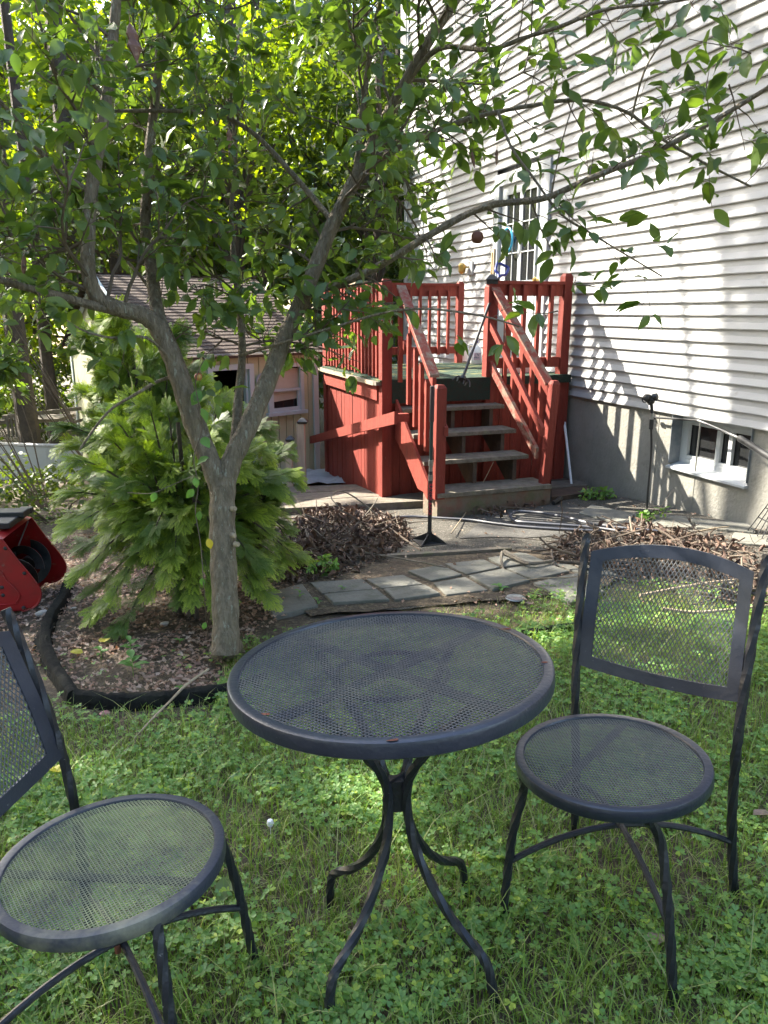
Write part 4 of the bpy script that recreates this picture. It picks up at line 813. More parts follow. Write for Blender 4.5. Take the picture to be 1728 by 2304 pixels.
# ---- foreground tree
tree=empty('broadleaf_tree',gnd(508,1462),'grey barked forked tree with broad green leaves growing behind the table','tree')
TW=MB(); LP=[];LD=[]
limbs=MB()
def limb(pts,r0,r1,n=5,k=10):
    P=smooth_path([dep(x,y,t) for x,y,t in pts],n); m=len(P); rr=[lerp(r0,r1,(i/(m-1))**.8)*(1+.05*math.sin(i*1.9)) for i in range(m)]
    limbs.tube(P,rr,k); return P,rr
def twig(p,d,L,r,lvl,leafy=1.0):
    n=max(3,int(L/.05)); P=[p]; d=d.normalized()
    for i in range(n):
        d=(d+Vector((rnd.gauss(0,.13),rnd.gauss(0,.13),rnd.gauss(0,.11)-.012))).normalized(); P.append(P[-1]+d*(L/n))
    TW.tube(P,[max(.0011,r*(1-.75*i/n)) for i in range(n+1)],5 if r>.004 else 4,cap=False)
    if lvl>0:
        s=int(L/.085*leafy)
        for i in range(s):
            f=rnd.uniform(.2,1); q=P[int(f*n)]; t=(P[min(int(f*n)+1,n)]-P[max(int(f*n)-1,0)]).normalized()
            side=t.cross(Vector((rnd.gauss(0,1),rnd.gauss(0,1),rnd.gauss(0,1)))).normalized()
            twig(q,(t*.7+side*.85+Vector((0,0,.15))),L*rnd.uniform(.28,.55)*(1-.3*f),r*.5,lvl-1,leafy)
    if lvl<=1:
        s=max(3,int(L/.038)) if lvl==0 else int(L/.09)
        for i in range(s):
            f=rnd.uniform(.15,1) if lvl==0 else rnd.uniform(.5,1)
            if i==0: f=1
            q=P[min(n,int(f*n+.5))]; t=(P[n]-P[0]).normalized(); side=t.cross(Vector((rnd.gauss(0,1),rnd.gauss(0,1),rnd.gauss(0,1)))).normalized()
            dd=(t*.5+side*.8+Vector((0,0,-.25))).normalized(); LP.append(q+dd*.012);LD.append(dd)
def spawn(P,rr,a,b,step,L,lvl=2,leafy=1.0,bias=Vector((0,0,.1)),rf=.35):
    n=len(P); Ltot=sum((P[i+1]-P[i]).length for i in range(n-1)); k=int(Ltot*(b-a)/step)
    for i in range(k):
        f=a+(b-a)*(i+rnd.random())/k; j=min(n-2,int(f*(n-1))); t=(P[j+1]-P[j]).normalized()
        side=t.cross(Vector((rnd.gauss(0,1),rnd.gauss(0,1),rnd.gauss(0,1)))).normalized()
        twig(P[j],t*.45+side+bias,L*rnd.uniform(.6,1.2),min(rr[j]*rf,.009),lvl,leafy)
T=3.62
# trunk
P,rr=limb([(506,1470,3.60),(508,1400,3.60),(502,1250,3.60),(500,1140,3.60),(503,1075,3.60)],.066,.060,6,12)
rr0=rr
# root flare
limbs.tube([gnd(512,1475,-.06),gnd(510,1462,.03),dep(506,1430,3.6)],[.105,.078,.060],12)
limbR=limb([(502,1110,3.60),(520,1040,3.60),(556,965,3.60),(606,850,3.62),(640,760,3.64),(690,650,3.64),(742,520,3.62),(800,400,3.58),(850,300,3.54),(905,200,3.5),(960,100,3.45),(1030,-10,3.4),(1080,-120,3.3)],.056,.020)
limbL=limb([(500,1120,3.60),(478,1050,3.58),(440,965,3.55),(412,880,3.50),(385,800,3.45),(352,735,3.40),(318,708,3.36),(270,695,3.3),(222,672,3.24),(200,620,3.2),(198,540,3.18),(205,440,3.16),(222,330,3.14),(240,220,3.12),(252,110,3.1),(262,0,3.05),(270,-120,3.0)],.054,.018)
limbL2=limb([(262,700,3.3),(200,685,3.2),(140,668,3.1),(70,650,3.0),(0,630,2.9),(-90,600,2.8),(-200,540,2.7)],.022,.010)
limbC=limb([(372,770,3.44),(352,690,3.5),(340,600,3.56),(328,520,3.6),(330,420,3.6),(340,300,3.6),(352,200,3.58),(360,80,3.55),(365,-60,3.5)],.035,.016)
limbV=limb([(528,1000,3.62),(536,900,3.68),(545,800,3.75),(540,700,3.8),(528,600,3.8),(520,480,3.85),(530,350,3.9),(520,200,3.9),(540,60,3.9)],.026,.007)
limbD=limb([(468,985,3.55),(440,900,3.62),(405,800,3.7),(370,720,3.75),(330,640,3.8),(260,560,3.8)],.016,.007)
limbX=limb([(750,500,3.62),(700,440,3.68),(630,360,3.7),(570,300,3.7),(500,262,3.66),(400,250,3.6),(250,250,3.5)],.016,.008)
limbU=limb([(800,395,3.58),(810,300,3.5),(822,200,3.4),(835,100,3.35),(860,-20,3.3)],.016,.010)
bL=limb([(690,655,3.64),(760,640,3.5),(850,600,3.35),(956,535,3.2),(1088,466,3.1),(1220,447,3.0),(1326,402,2.92),(1459,349,2.85),(1591,280,2.78),(1700,215,2.7),(1800,150,2.6)],.020,.007,5,8)
bM=limb([(790,420,3.6),(876,344,3.45),(980,295,3.35),(1062,265,3.3),(1180,240,3.2),(1300,225,3.1),(1406,250,3.0),(1496,317,2.95),(1591,370,2.9),(1690,420,2.85)],.014,.004,5,7)
bT=limb([(905,200,3.5),(985,111,3.4),(1100,112,3.25),(1180,85,3.15),(1260,60,3.05),(1360,22,2.95),(1500,5,2.85),(1650,-20,2.75)],.013,.005,5,7)
bD=limb([(1120,250,3.22),(1150,330,3.15),(1200,400,3.1),(1260,480,3.05),(1330,525,3.0),(1395,565,2.95),(1490,622,2.88)],.007,.003,4,6)
bE=limb([(540,800,3.7),(640,770,3.55),(740,740,3.4),(860,705,3.25),(960,695,3.1),(1080,710,3.0),(1170,735,2.95)],.009,.003,4,6)
bF=limb([(1420,270,2.98),(1450,160,2.9),(1500,80,2.85),(1560,0,2.8)],.005,.003,4,6)
bG=limb([(430,880,3.5),(380,850,3.5),(300,890,3.5),(240,930,3.48),(180,1010,3.45)],.010,.005,4,6)
bH=limb([(385,810,3.45),(330,760,3.3),(250,760,3.2),(180,740,3.1),(110,690,3.05)],.008,.003,4,6)
bI=limb([(200,430,3.16),(140,390,3.1),(80,330,3.0),(20,250,2.9),(-40,190,2.8)],.014,.007,4,7)
bJ=limb([(1240,440,3.0),(1262,330,2.9),(1290,230,2.85)],.004,.002,4,5)
bK=limb([(1060,620,3.15),(1130,640,3.08),(1200,660,3.0),(1270,700,2.95),(1330,640,2.9)],.0001,.0001,2,3)
for (L_,a,b,st,Ln,lv,lf,bias) in (
  (limbR,.30,1,.085,.64,2,1.1,Vector((-.15,0,.1))),(limbL,.42,1,.085,.62,2,1.1,Vector((0,.5,.05))),(limbL2,.15,1,.12,.42,2,1,Vector((0,.45,.2))),
  (limbC,.25,1,.085,.6,2,1.1,Vector((0,.4,.1))),(limbV,.26,1,.070,.56,2,1.1,Vector((0,0,0))),(limbD,.5,1,.18,.34,2,.9,Vector((0,.3,.2))),(limbX,.1,1,.085,.48,2,1.0,Vector((0,0,0))),(limbU,.1,1,.13,.45,2,1,Vector((0,0,0))),
  (bM,.12,1,.10,.30,1,1.0,Vector((0,0,-.1))),(bT,.1,1,.085,.34,1,1.1,Vector((0,0,.05))),(bD,.1,1,.09,.17,1,.9,Vector((0,0,-.1))),
  (bL,.12,1,.115,.28,1,.9,Vector((0,0,-.15))),(bE,.1,1,.16,.17,1,.8,Vector((0,0,0))),(bF,.2,1,.13,.14,1,.7,Vector((0,0,0))),(bH,.3,1,.16,.22,1,.8,Vector((0,0,0))),(bI,.1,1,.09,.45,2,1.1,Vector((0,0,0)))):
    spawn(L_[0],L_[1],a,b,st,Ln,lv,lf,bias)
# a clump of leaves at the foreground near the deck and the far right edge
for x,y,t,L in ((1640,190,2.55,.25),(1690,120,2.5,.22),(1720,300,2.6,.22),(620,720,3.4,.25),(560,760,3.4,.22),(1290,640,2.95,.18),(1255,700,2.93,.15),(60,600,2.9,.3),(120,560,3.0,.3),(40,500,2.9,.3)):
    twig(dep(x,y,t),Vector((rnd.gauss(0,.6),rnd.gauss(0,.4),rnd.uniform(-.4,.4))),L,.003,1,1)
limbs.build('trunk',M['bark'],tree,True)
TW.build('twigs',M['twig'],tree,True)
for bx,by,bt,tx,ty,tt,L in ((540,690,3.8,470,650,3.6,.32),(540,720,3.8,600,660,3.6,.34),(345,690,3.5,430,660,3.5,.34),(420,900,3.5,500,780,3.4,.30),(665,710,3.64,590,680,3.45,.34),(640,760,3.64,700,700,3.5,.26),(545,800,3.75,480,740,3.6,.30),(700,640,3.64,620,620,3.5,.34),(350,730,3.4,280,760,3.3,.28),(600,860,3.62,650,800,3.5,.22),(300,700,3.34,230,760,3.2,.30),(528,620,3.8,560,560,3.6,.35),(240,690,3.27,180,800,3.15,.30),(120,660,3.06,90,780,2.95,.34)):
    a=dep(bx,by,bt); twig(a,dep(tx,ty,tt)-a,L,.005,2,1.0)
P_=np.array([tuple(p) for p in LP]);D_=np.array([tuple(d) for d in LD])
keep=P_[:,1]>1.9
LA=np.array([tuple(p) for L_ in (limbR,limbL,limbC,limbL2) for p in L_[0]])
keep&=np.array([((p-LA)**2).sum(1).min()>.075**2 for p in P_])      # bare wood close to the big limbs
P_=P_[keep];D_=D_[keep]; n=len(P_)
N_=unit(np.stack([NR.normal(0,.55,n),NR.normal(-.15,.55,n),np.ones(n)],1)); sz=NR.uniform(.055,.105,n)
V,F=leaves(P_,D_,N_,sz); npmesh('foliage',V,F,M['leaf'],tree,smooth=True); print('apple leaves',n)
yl=dep(32,120,2.5); V,F=leaves(np.array([tuple(yl)]),np.array([[.2,-.3,-1.]]),np.array([[.3,-1,.3]]),np.array([.07])); npmesh('pale_leaf',V,F,mat('sunlit_leaf',(.25,.42,.05),.45,trans=(1.5,1.5,.4),tamt=.4),tree,smooth=True)
# cut knots on trunk
for x,y in ((528,1145),(535,1225),(527,1205)):
    c=dep(x,y,3.55); mb=MB(); mb.lathe([(.014,-.02),(.013,.0),(.009,.006),(.001,.004)],c,Vector((.8,-.6,.1)),10); mb.build('cut_knot',M['palewood'],tree,True)
# dead hanging leaves
def deadleaf(x,y,t,L,label):
    c=dep(x,y,t); mb=MB(); pr=[(.006*L,0),(.10*L,-.10*L),(.17*L,-.28*L),(.13*L,-.42*L),(.19*L,-.58*L),(.12*L,-.75*L),(.07*L,-.88*L),(.01*L,-L)]
    pr=[(r_*rnd.uniform(.8,1.2),h) for r_,h in pr]; mb.lathe(pr,c,Vector((rnd.uniform(-.2,.2),.1,1)),5,.4); mb.tube([c,c+Vector((.0,.0,.25*L))],.0015,4); o=mb.build('dead_leaf',M['hangdead']); tag(o,label,'leaf')
deadleaf(292,50,2.7,.14,'large curled brown dead leaf hanging at the top left of the tree')
deadleaf(516,290,3.3,.085,'small curled orange brown dead leaf hanging in the middle of the crown')
deadleaf(1062,340,3.2,.07,'dark red brown dead leaf hanging above the white door, left one of two')
deadleaf(1118,335,3.15,.065,'pale brown dead leaf hanging above the white door, right one of two')
deadleaf(54,575,2.9,.075,'rust brown dead leaf hanging above the left branch')
deadleaf(802,262,3.4,.06,'narrow red brown dead leaf against the right limb')
def fruit(x,y,t,r,m,label):
    c=dep(x,y,t); mb=MB(); mb.lathe([(.002,.78*r),(.35*r,.92*r),(.75*r,.75*r),(r,.15*r),(.92*r,-.4*r),(.6*r,-.85*r),(.2*r,-.92*r),(.002,-.8*r)],c,Vector((.1,0,1)),18); o=mb.build('fruit',m,None,True)
    mb=MB(); mb.tube([c+Z*r*.8,c+Z*(r*1.5)+RT*.006],.0018,5); mb.build('stalk',M['twig'],o); tag(o,label,'fruit')
fruit(1074,534,3.15,.0265,M['apple'],'reddish brown round fruit hanging from the long branch left of the door')
fruit(446,848,3.5,.018,M['applered'],'small red and yellow fruit beside the dark shed doorway')
# climbing vine with heart leaves on the trunk
vine=empty('climbing_vine',gnd(470,1440),'thin vine with heart shaped leaves climbing in front of the tree trunk','vine')
mb=MB(); vp=[(468,1440,.0),(460,1340,3.42),(452,1230,3.42),(440,1150,3.4),(446,1090,3.4),(436,1030,3.38),(455,960,3.4),(440,860,3.3),(465,800,3.3)]
mb.tube(smooth_path([gnd(468,1440)]+[dep(x,y,t) for x,y,t in vp[1:]],5),.0022,5); mb.tube(smooth_path([dep(287,1108,3.4),dep(340,1110,3.38),(dep(390,1090,3.4)),dep(440,1068,3.4)],4),.0018,5); mb.build('stem',M['twig'],vine,True)
HT=[(0,0,0),(.28,-.22,.05),(.5,-.12,.08),(.56,.15,.06),(.42,.5,.02),(.2,.8,-.05),(0,1.05,-.16),(-.2,.8,-.05),(-.42,.5,.02),(-.56,.15,.06),(-.5,-.12,.08),(-.28,-.22,.05),(0,.4,-.04)]
HF=[(0,1,12),(1,2,12),(2,3,12),(3,4,12),(4,5,12),(5,6,12),(6,7,12),(7,8,12),(8,9,12),(9,10,12),(10,11,12),(11,0,12)]
hl=[(455,985,.055),(470,1030,.055),(438,1075,.04),(435,1100,.045),(450,1150,.04),(452,880,.065),(450,920,.06),(462,1400,.03),(455,1300,.035),(350,1108,.04),(462,810,.05)]
P_=np.array([tuple(dep(x,y,3.38)) for x,y,s in hl]); n=len(hl)
D_=np.stack([NR.normal(0,.5,n),NR.normal(-.3,.2,n),NR.normal(-.8,.3,n)],1); N_=np.stack([NR.normal(0,.6,n),-np.ones(n),NR.normal(.9,.5,n)],1)
vm=mat('vine_leaf_green',(.10,.22,.05),.5,var=(.13,.27,.06),scale=20,trans=(1.4,1.5,.5),tamt=.35)
for i in range(n):
    V,F=inst(LT*np.array([1.35,1,1.3]),LF,frames(unit(D_[i:i+1]),unit(N_[i:i+1])),P_[i:i+1],np.array([hl[i][2]*1.15])); npmesh('vine_leaf',V,F,vm,vine,smooth=True)
c=dep(468,1212,3.45); 
V,F=inst(LT*np.array([1.3,1,1.5]),LF,frames(np.array([[.3,-.2,-1.]]),np.array([[.3,-1,.3]])),np.array([tuple(c)]),np.array([.05])); o=npmesh('yellow_leaf',V,F,M['yellow']); tag(o,'bright yellow leaf caught on the vine left of the trunk','leaf')
# ---- cedar fronds
def frond(seed):  # flat scaly spray
    r_=random.Random(seed); V=[];F=[];tip=[]
    def blade(p,d,L,w,t):
        s=Vector((d.y,-d.x,0)).normalized()*w/2; b=len(V)
        V.extend([p-s*.6,p+s*.6,p+d*L*.55+s,p+d*L*.55-s,p+d*L]); tip.extend([t*.8,t*.8,t,t,min(1,t*1.3)])
        F.append((b,b+1,b+2,b+3)); F.append((b+3,b+2,b+4,b+4))
    def drop(p): 
        q=Vector(p); q.z-=.35*q.y*q.y*3; return q
    n=6
    blade(Vector((0,0,0)),Vector((0,1,0)),1,.030,.1)
    for i in range(n):
        y=.12+.8*i/n; L=.42*(1-.75*(y-.12)**1.2)*(.7+.6*math.sin(math.pi*min(1,(i+1.5)/4)/2)*.5)
        for s in (-1,1):
            a=R(48-10*y)+r_.uniform(-.1,.1); d=Vector((s*math.sin(a),math.cos(a),0)); p=Vector((0,y+(.02 if s>0 else 0),0)); t=.25+.4*y
            blade(p,d,L,.036,t)
            m=2
            for k in range(m):
                f=.30+.62*k/m
                for s2 in (-1,1):
                    a2=a*s+s2*R(42); d2=Vector((math.sin(a2),math.cos(a2),0)); blade(p+d*L*f,d2,L*.36*(1-.4*f),.032,min(1,t+.3*f))
    V=[(v.x,v.y,v.z-.14*v.y*v.y+ .05*abs(v.x)) for v in V]
    F=[f if f[3]!=f[2] else f for f in F]
    return np.array(V),[f for f in F],np.array(tip)
def cedar(name,label,base,cx,cy,z0,z1,rx,ry,nf,size,seed,trunks,tipgain=1.0,shape=None):
    r_=np.random.default_rng(seed); root=empty(name,base,label,'shrub')
    V_all=[];F4=[];F3=[];tp=[];off=0
    fr=[frond(seed*10+i) for i in range(4)]
    # arching branches carry plumes, plumes carry flat sprays
    r2=random.Random(seed); TP=[];PD=[];PN=[];OUT=[];BR=[];nb=max(10,nf//60); brs=[]
    for i in range(nb):
        az=2*math.pi*(i+r2.random())/nb*2.0; fo=r2.random(); el=math.radians(lerp(-24,82,fo**1.05)); hx,hy=math.cos(az),math.sin(az)
        st=Vector((cx+hx*rx*.12,cy+hy*ry*.12,z0+(z1-z0)*(r2.uniform(.06,.30) if fo>.4 else r2.uniform(.12,.40))))
        reach=r2.uniform(.45,1.08); ln=(z1-st.z)*reach*math.sin(el)/.97+0.0; hor=reach*math.cos(el)
        e=Vector((cx+hx*rx*(.25+1.0*hor),cy+hy*ry*(.25+1.0*hor),st.z+ln)); mid=st.lerp(e,.5)+Z*(.05+.08*hor); e.z=max(e.z,g(e.x,e.y)+.10)
        pts=smooth_path([st,mid,e,e+Vector((hx*.07,hy*.07,-.05))],8)[:-4]; brs.append(pts); bl=sum((pts[j+1]-pts[j]).length for j in range(len(pts)-1)); k=max(5,int(bl/.042)); bright=r2.random()<.75
        for j in range(k):
            f=.22+.78*j/(k-1); q=pts[min(len(pts)-1,int(f*(len(pts)-1)))]; jn=min(len(pts)-2,max(1,int(f*(len(pts)-1)))); t=(pts[jn+1]-pts[jn-1]).normalized()
            side=t.cross(Vector((r2.gauss(0,.5),r2.gauss(0,.5),1))).normalized()*(1 if j%2 else -1); d=(t*(.55+.6*f)+side*(1.0*(1.2-f))+Vector((hx,hy,0))*.35+Vector((0,0,.12+r2.gauss(0,.16)))).normalized()
            L=size*lerp(1.5,1.1,f)*r2.uniform(.75,1.15); TP.append(q+d*L); PD.append(d); PN.append(Vector((r2.gauss(hx*.3,.35),r2.gauss(hy*.3-.3,.35),1)).normalized()); OUT.append(min(1,max(0,f*1.25-.15))); BR.append((1 if bright else .25)*r2.uniform(.5,1))
    tipP=np.array([tuple(v) for v in TP]); pd=unit(np.array([tuple(v) for v in PD])); pn=np.array([tuple(v) for v in PN]); npl=len(tipP); per=7; nf=npl*per
    fm=frames(pd,pn); X_=fm[:,:,0]; Z_=fm[:,:,2]; P=[];D=[];Nn=[];sz=[];pos=[]
    for j in range(per):
        f=1-j/(per-1); sgn=(0 if j==0 else (1 if j%2 else -1)); L=1.25*size*(1-f)
        P.append(tipP-pd*L+Z_*(.15*L-.9*L*L)+X_*sgn*.004); D.append(pd+X_*sgn*r_.uniform(.5,.8,(npl,1))+np.array([0,0,-.12])+r_.normal(0,.07,(npl,3))); Nn.append(Z_+r_.normal(0,.12,(npl,3)))
        sz.append(size*(.70+.55*math.sin(math.pi*min(1,.2+.7*(1-f))))*r_.uniform(.75,1.2,npl)); pos.append(np.full(npl,f))
    P=np.concatenate(P);D=np.concatenate(D);Nn=np.concatenate(Nn);sz=np.concatenate(sz);pos=np.concatenate(pos)
    Mx=frames(unit(D),unit(Nn)); br=np.tile(np.array(BR)*tipgain,per)*(.35+.65*pos); outer=np.tile(np.array(OUT),per)
    for k in range(4):
        sel=np.arange(nf)%4==k; T_,F_,t_=fr[k]; q=[f for f in F_ if f[2]!=f[3]]; t3=[f[:3] for f in F_ if f[2]==f[3]]
        V,Fq=inst(T_,np.array(q),Mx[sel],P[sel],sz[sel]); _,Ft=inst(T_,np.array(t3),Mx[sel],P[sel],sz[sel])
        V_all.append(V);F4.append(Fq+off);F3.append(Ft+off);off+=len(V); tp.append(np.clip((.10+1.25*t_[None])*br[sel][:,None]*(.25+.75*outer[sel])[:,None],0,1).ravel())
    npmesh('foliage',np.concatenate(V_all),[np.concatenate(F4),np.concatenate(F3)],M['cedar'],root,attr=np.concatenate(tp))
    mb=MB()
    for (a,b,ra,rb) in trunks: mb.tube(smooth_path([a,a.lerp(b,.5)+Vector((rnd.uniform(-.04,.04),0,0)),b],4),[ra]*4+[rb]*5,7)
    for pts in brs: mb.tube([Vector((cx,cy,max(z0-.03,pts[0].z-.12)))]+pts,[.011]+[lerp(.009,.002,i/len(pts)) for i in range(len(pts))],5,cap=False)
    mb.build('trunk',M['barkdark'],root,True); return root
b=gnd(405,1400)
cedar('evergreen_shrub','large feathery bright green evergreen shrub behind the forked tree trunk',b,-1.16,4.25,.08,1.06,.50,.44,9400,.062,3,[(gnd(432,1392)-Z*.05,dep(400,950,4.2),.028,.012),(gnd(405,1385)-Z*.05,dep(350,1000,4.25),.022,.01),(gnd(440,1395)-Z*.03,dep(430,1050,4.1),.014,.008)],1.0,shape=lambda u:np.sqrt(np.clip(1-((u-.42)/.70)**2,.05,1)))
cedar('evergreen_shrub','darker feathery evergreen right of the tree trunk in front of the walkway',gnd(560,1250),-.82,4.75,.05,.80,.18,.22,3000,.055,5,[(gnd(560,1250)-Z*.05,gnd(560,1250)+Z*.75,.02,.01)],.55,shape=lambda u:np.sqrt(np.clip(1-((u-.42)/.68)**2,.05,1)))
cedar('evergreen_shrub','tall yellow green evergreen standing behind the big shrub before the shed',gnd(300,1100),-2.0,6.3,-.2,1.45,.45,.45,6400,.085,8,[(Vector((-2.05,6.3,-.35)),Vector((-2.05,6.3,1.3)),.04,.015)],1.0,shape=lambda u:np.clip(1.05-u*.85,.1,1))
# ---- generic leafy masses
QT=np.array([(0,0,0),(.28,.45,.05),(0,1,-.08),(-.28,.45,.05)]);QF=np.array([(0,1,2,3)])
QT6=np.array([(0,0,0),(.24,.22,.05),(.27,.6,.04),(0,1,-.12),(-.27,.6,.04),(-.24,.22,.05)]);QF6=np.array([(0,1,2,3,4,5)])
def clumpleaves(centers,rads,per,size,seed,flat=.6):
    r_=np.random.default_rng(seed); C_=np.repeat(centers,per,0); Rr=np.repeat(rads,per)[:,None]; n=len(C_)
    d=unit(r_.normal(0,1,(n,3))); P=C_+d*Rr*(r_.uniform(.15,1,(n,1))**.5)*np.array([1,1,flat]); D=d*.5+r_.normal(0,.5,(n,3))+np.array([0,0,-.2]); Nn=unit(np.stack([r_.normal(0,.6,n),r_.normal(0,.6,n),np.ones(n)],1))
    return inst(QT6,QF6,frames(unit(D),Nn),P,r_.uniform(.6,1.25,n)*size)
def bush(name,label,base,c,rad,ncl,per,size,m,seed,cat='bush',group=None):  # leafy mass on thin stems
    r_=np.random.default_rng(seed); root=empty(name,base,label,cat,group); d=unit(r_.normal(0,1,(ncl,3))); C_=np.array(c)+d*np.array(rad)*(r_.uniform(.2,1,(ncl,1))**.4)
    C_[:,2]=np.maximum(C_[:,2],np.array(c)[2]-rad[2])
    V,F=clumpleaves(C_,r_.uniform(.5,1.1,ncl)*max(rad)*.38,per,size,seed+1); npmesh('leaves',V,F,m,root,smooth=False)
    mb=MB(); b=Vector(base)
    for i in range(min(ncl,9)): e=Vector(C_[i]); mb.tube([b-Z*.05,b.lerp(e,.5)+Vector((rnd.uniform(-.05,.05),0,.05)),e],[.009,.006,.002],5,cap=False)
    mb.build('stems',M['twig'],root,True); return root
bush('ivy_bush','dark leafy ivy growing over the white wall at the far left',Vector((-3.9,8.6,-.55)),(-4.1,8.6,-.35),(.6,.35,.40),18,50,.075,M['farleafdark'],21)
bush('viburnum_bush','broad leaved bush with grey green leaves left of the shed',Vector((-3.6,7.9,-.5)),(-4.25,7.9,.85),(.5,.5,.5),18,40,.12,M['leaf'],22)
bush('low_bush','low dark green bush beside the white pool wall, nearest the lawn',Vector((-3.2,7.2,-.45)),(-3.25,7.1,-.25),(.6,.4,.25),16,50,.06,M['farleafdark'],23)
bush('leafy_sapling','leafy sapling rising in front of the shed gable',Vector((-3.0,8.4,-.5)),(-4.3,8.2,1.9),(.7,.5,.5),16,36,.12,M['leaf'],24)
bush('weed_clump','bright green weed clump growing through the left brush pile',gnd(720,1290),tuple(gnd(722,1272,.08)),(.10,.08,.09),9,26,.035,M['clover'],25,'weed')
bush('weed_clump','small green weed at the foot of the step box',gnd(1030,1150),tuple(gnd(1030,1142,.06)),(.10,.04,.05),6,9,.06,M['clover'],26,'weed')
bush('weed_clump','small green weed at the foot of the foundation by the sprinkler stand',gnd(1470,1170),tuple(gnd(1470,1160,.06)),(.12,.05,.06),6,14,.05,M['clover'],27,'weed')
bush('weed_clump','green weeds between the white pipe and the foundation shadow',gnd(1345,1120),tuple(gnd(1345,1112,.05)),(.16,.06,.05),7,18,.05,M['clover'],28,'weed')
bush('weed_clump','small pale weed on the deck skirting beside the white pipe',gnd(1240,1085),tuple(gnd(1243,1070,.08)),(.08,.05,.08),5,9,.05,M['clover'],29,'weed')
def seedling(x,y,n,s,label,h=.08):
    b=gnd(x,y); root=empty('seedling',b,label,'plant'); mb=MB(); mb.tube([b-Z*.01,b+Z*h],.002,5); mb.build('stem',M['clover'],root)
    a=np.linspace(0,2*math.pi,n,endpoint=False)+rnd.random(); P=np.array([tuple(b+Z*h*(.5+.5*((i%3)/2)))for i in range(n)]); D=np.stack([np.cos(a),np.sin(a),np.full(n,.35)],1)
    V,F=leaves(P,D,np.tile([[0,0,1.]],(n,1)),NR.uniform(.8,1.1,n)*s); npmesh('leaves',V,F,mat('seedling_leaf',(.12,.26,.06),.5,trans=(1.3,1.4,.5),tamt=.3),root,smooth=True)
seedling(300,1520,7,.075,'bright green leafy seedling in the middle of the leaf bed near the edging',.09)
seedling(295,1475,6,.055,'green seedling behind the brightest one in the leaf bed',.08)
seedling(228,1480,5,.045,'small seedling left of the bright green one in the leaf bed',.05)
seedling(410,1575,4,.04,'small seedling beside the pale stick at the straight edging',.06)
seedling(200,1408,6,.05,'bluish green seedling at the back of the leaf bed',.05)
seedling(405,1450,3,.04,'tiny seedling left of the tree trunk base',.03)
seedling(675,1350,4,.04,'seedling at the paver edge behind the table, nearest the trunk',.06)
seedling(715,1365,4,.04,'low seedling at the paver edge just behind the table rim',.05)
seedling(770,1330,4,.03,'tiny seedling in the joint between two pavers',.03)
seedling(1125,1330,4,.06,'low broad seedling on the grass edge behind the table, right side',.03)
# ---- brush piles
def pile(name,label,pts,h,nt,nl,seed,curl=True):
    r_=random.Random(seed); nr=np.random.default_rng(seed); Q=[gnd(x,y) for x,y in pts]; c=sum(Q,Vector())/len(Q); root=empty(name,c,label,'brush pile','piles of cut twigs and dead leaves')
    def samp():
        i=r_.randrange(len(Q)); a=Q[i];b=Q[(i+1)%len(Q)]; f=r_.random();t=math.sqrt(r_.random()); p=c.lerp(a.lerp(b,f),t); return p,t
    mb=MB()
    for i in range(nt):
        p,t=samp(); z=h*(1-t**1.5)*r_.random(); L=r_.uniform(.06,.30) if r_.random()<.8 else r_.uniform(.3,.75); a=r_.uniform(0,6.28); d=Vector((math.cos(a),math.sin(a),r_.gauss(0,.22))).normalized(); q=p+Z*(z+.01); P=[q-d*L/2]
        for k in range(4): d=(d+Vector((r_.gauss(0,.15),r_.gauss(0,.15),r_.gauss(0,.1)))).normalized(); P.append(P[-1]+d*L/4)
        for v in P: v.z=max(v.z,g(v.x,v.y)+.006)
        mb.tube(P,[r_.choice([.0015,.002,.002,.003,.003,.005,.007])]*5,5)
    mb.build('twigs',mat('pile_twigs',(.15,.115,.085),.85,isl=[(.06,.04,.03),(.13,.095,.07),(.085,.06,.045),(.22,.18,.135),(.10,.07,.05)]),root,True)
    P=[];
    for i in range(nl): p,t=samp(); P.append(tuple(p+Z*(.01+h*(1-t**1.5)*r_.random()**.6)))
    P=np.array(P);n=len(P); D=nr.normal(0,1,(n,3))*np.array([1,1,1.2]); Nn=unit(nr.normal(0,1,(n,3))+np.array([0,0,.4]))
    # curled leaf template
    CT=[];CF=[]
    for i,(y,w) in enumerate(((0,.06),(.25,.24),(.55,.26),(.85,.14),(1,.02))):
        for s in (-1,-.4,.4,1): CT.append((s*w*.8,y,abs(s)**2*w*1.1+.3*math.sin(y*3)))
    for i in range(4):
        for s in range(3): CF.append((i*4+s,i*4+s+1,i*4+s+5,i*4+s+4))
    V,F=inst(CT,np.array(CF),frames(unit(D),Nn),P,nr.uniform(.022,.085,n)); npmesh('dead_leaves',V,F,M['deadcurl'],root,smooth=True)
    return root
pile('brush_pile','heap of dark curled dead leaves and twigs left of the tamper',[(585,1300),(640,1200),(700,1150),(800,1148),(900,1170),(925,1210),(880,1262),(760,1300),(650,1320)],.17,420,1500,31)
pile('brush_pile','heap of pale twigs and brown leaves behind the right chair back',[(1240,1270),(1250,1225),(1310,1195),(1430,1185),(1550,1205),(1728,1245),(1760,1330),(1700,1380),(1500,1330),(1330,1280)],.09,620,900,33)
pile('brush_pile','small bundle of curled brown leaves on the ground before the step box',[(1060,1165),(1110,1100),(1180,1110),(1230,1140),(1130,1168)],.10,40,170,35)
# standing dead stalks in left pile
for x,y,hh in ((672,1215,.30),(820,1165,.14),(850,1165,.15),(600,1250,.1),(800,1290,.12),(750,1290,.15)):
    pass
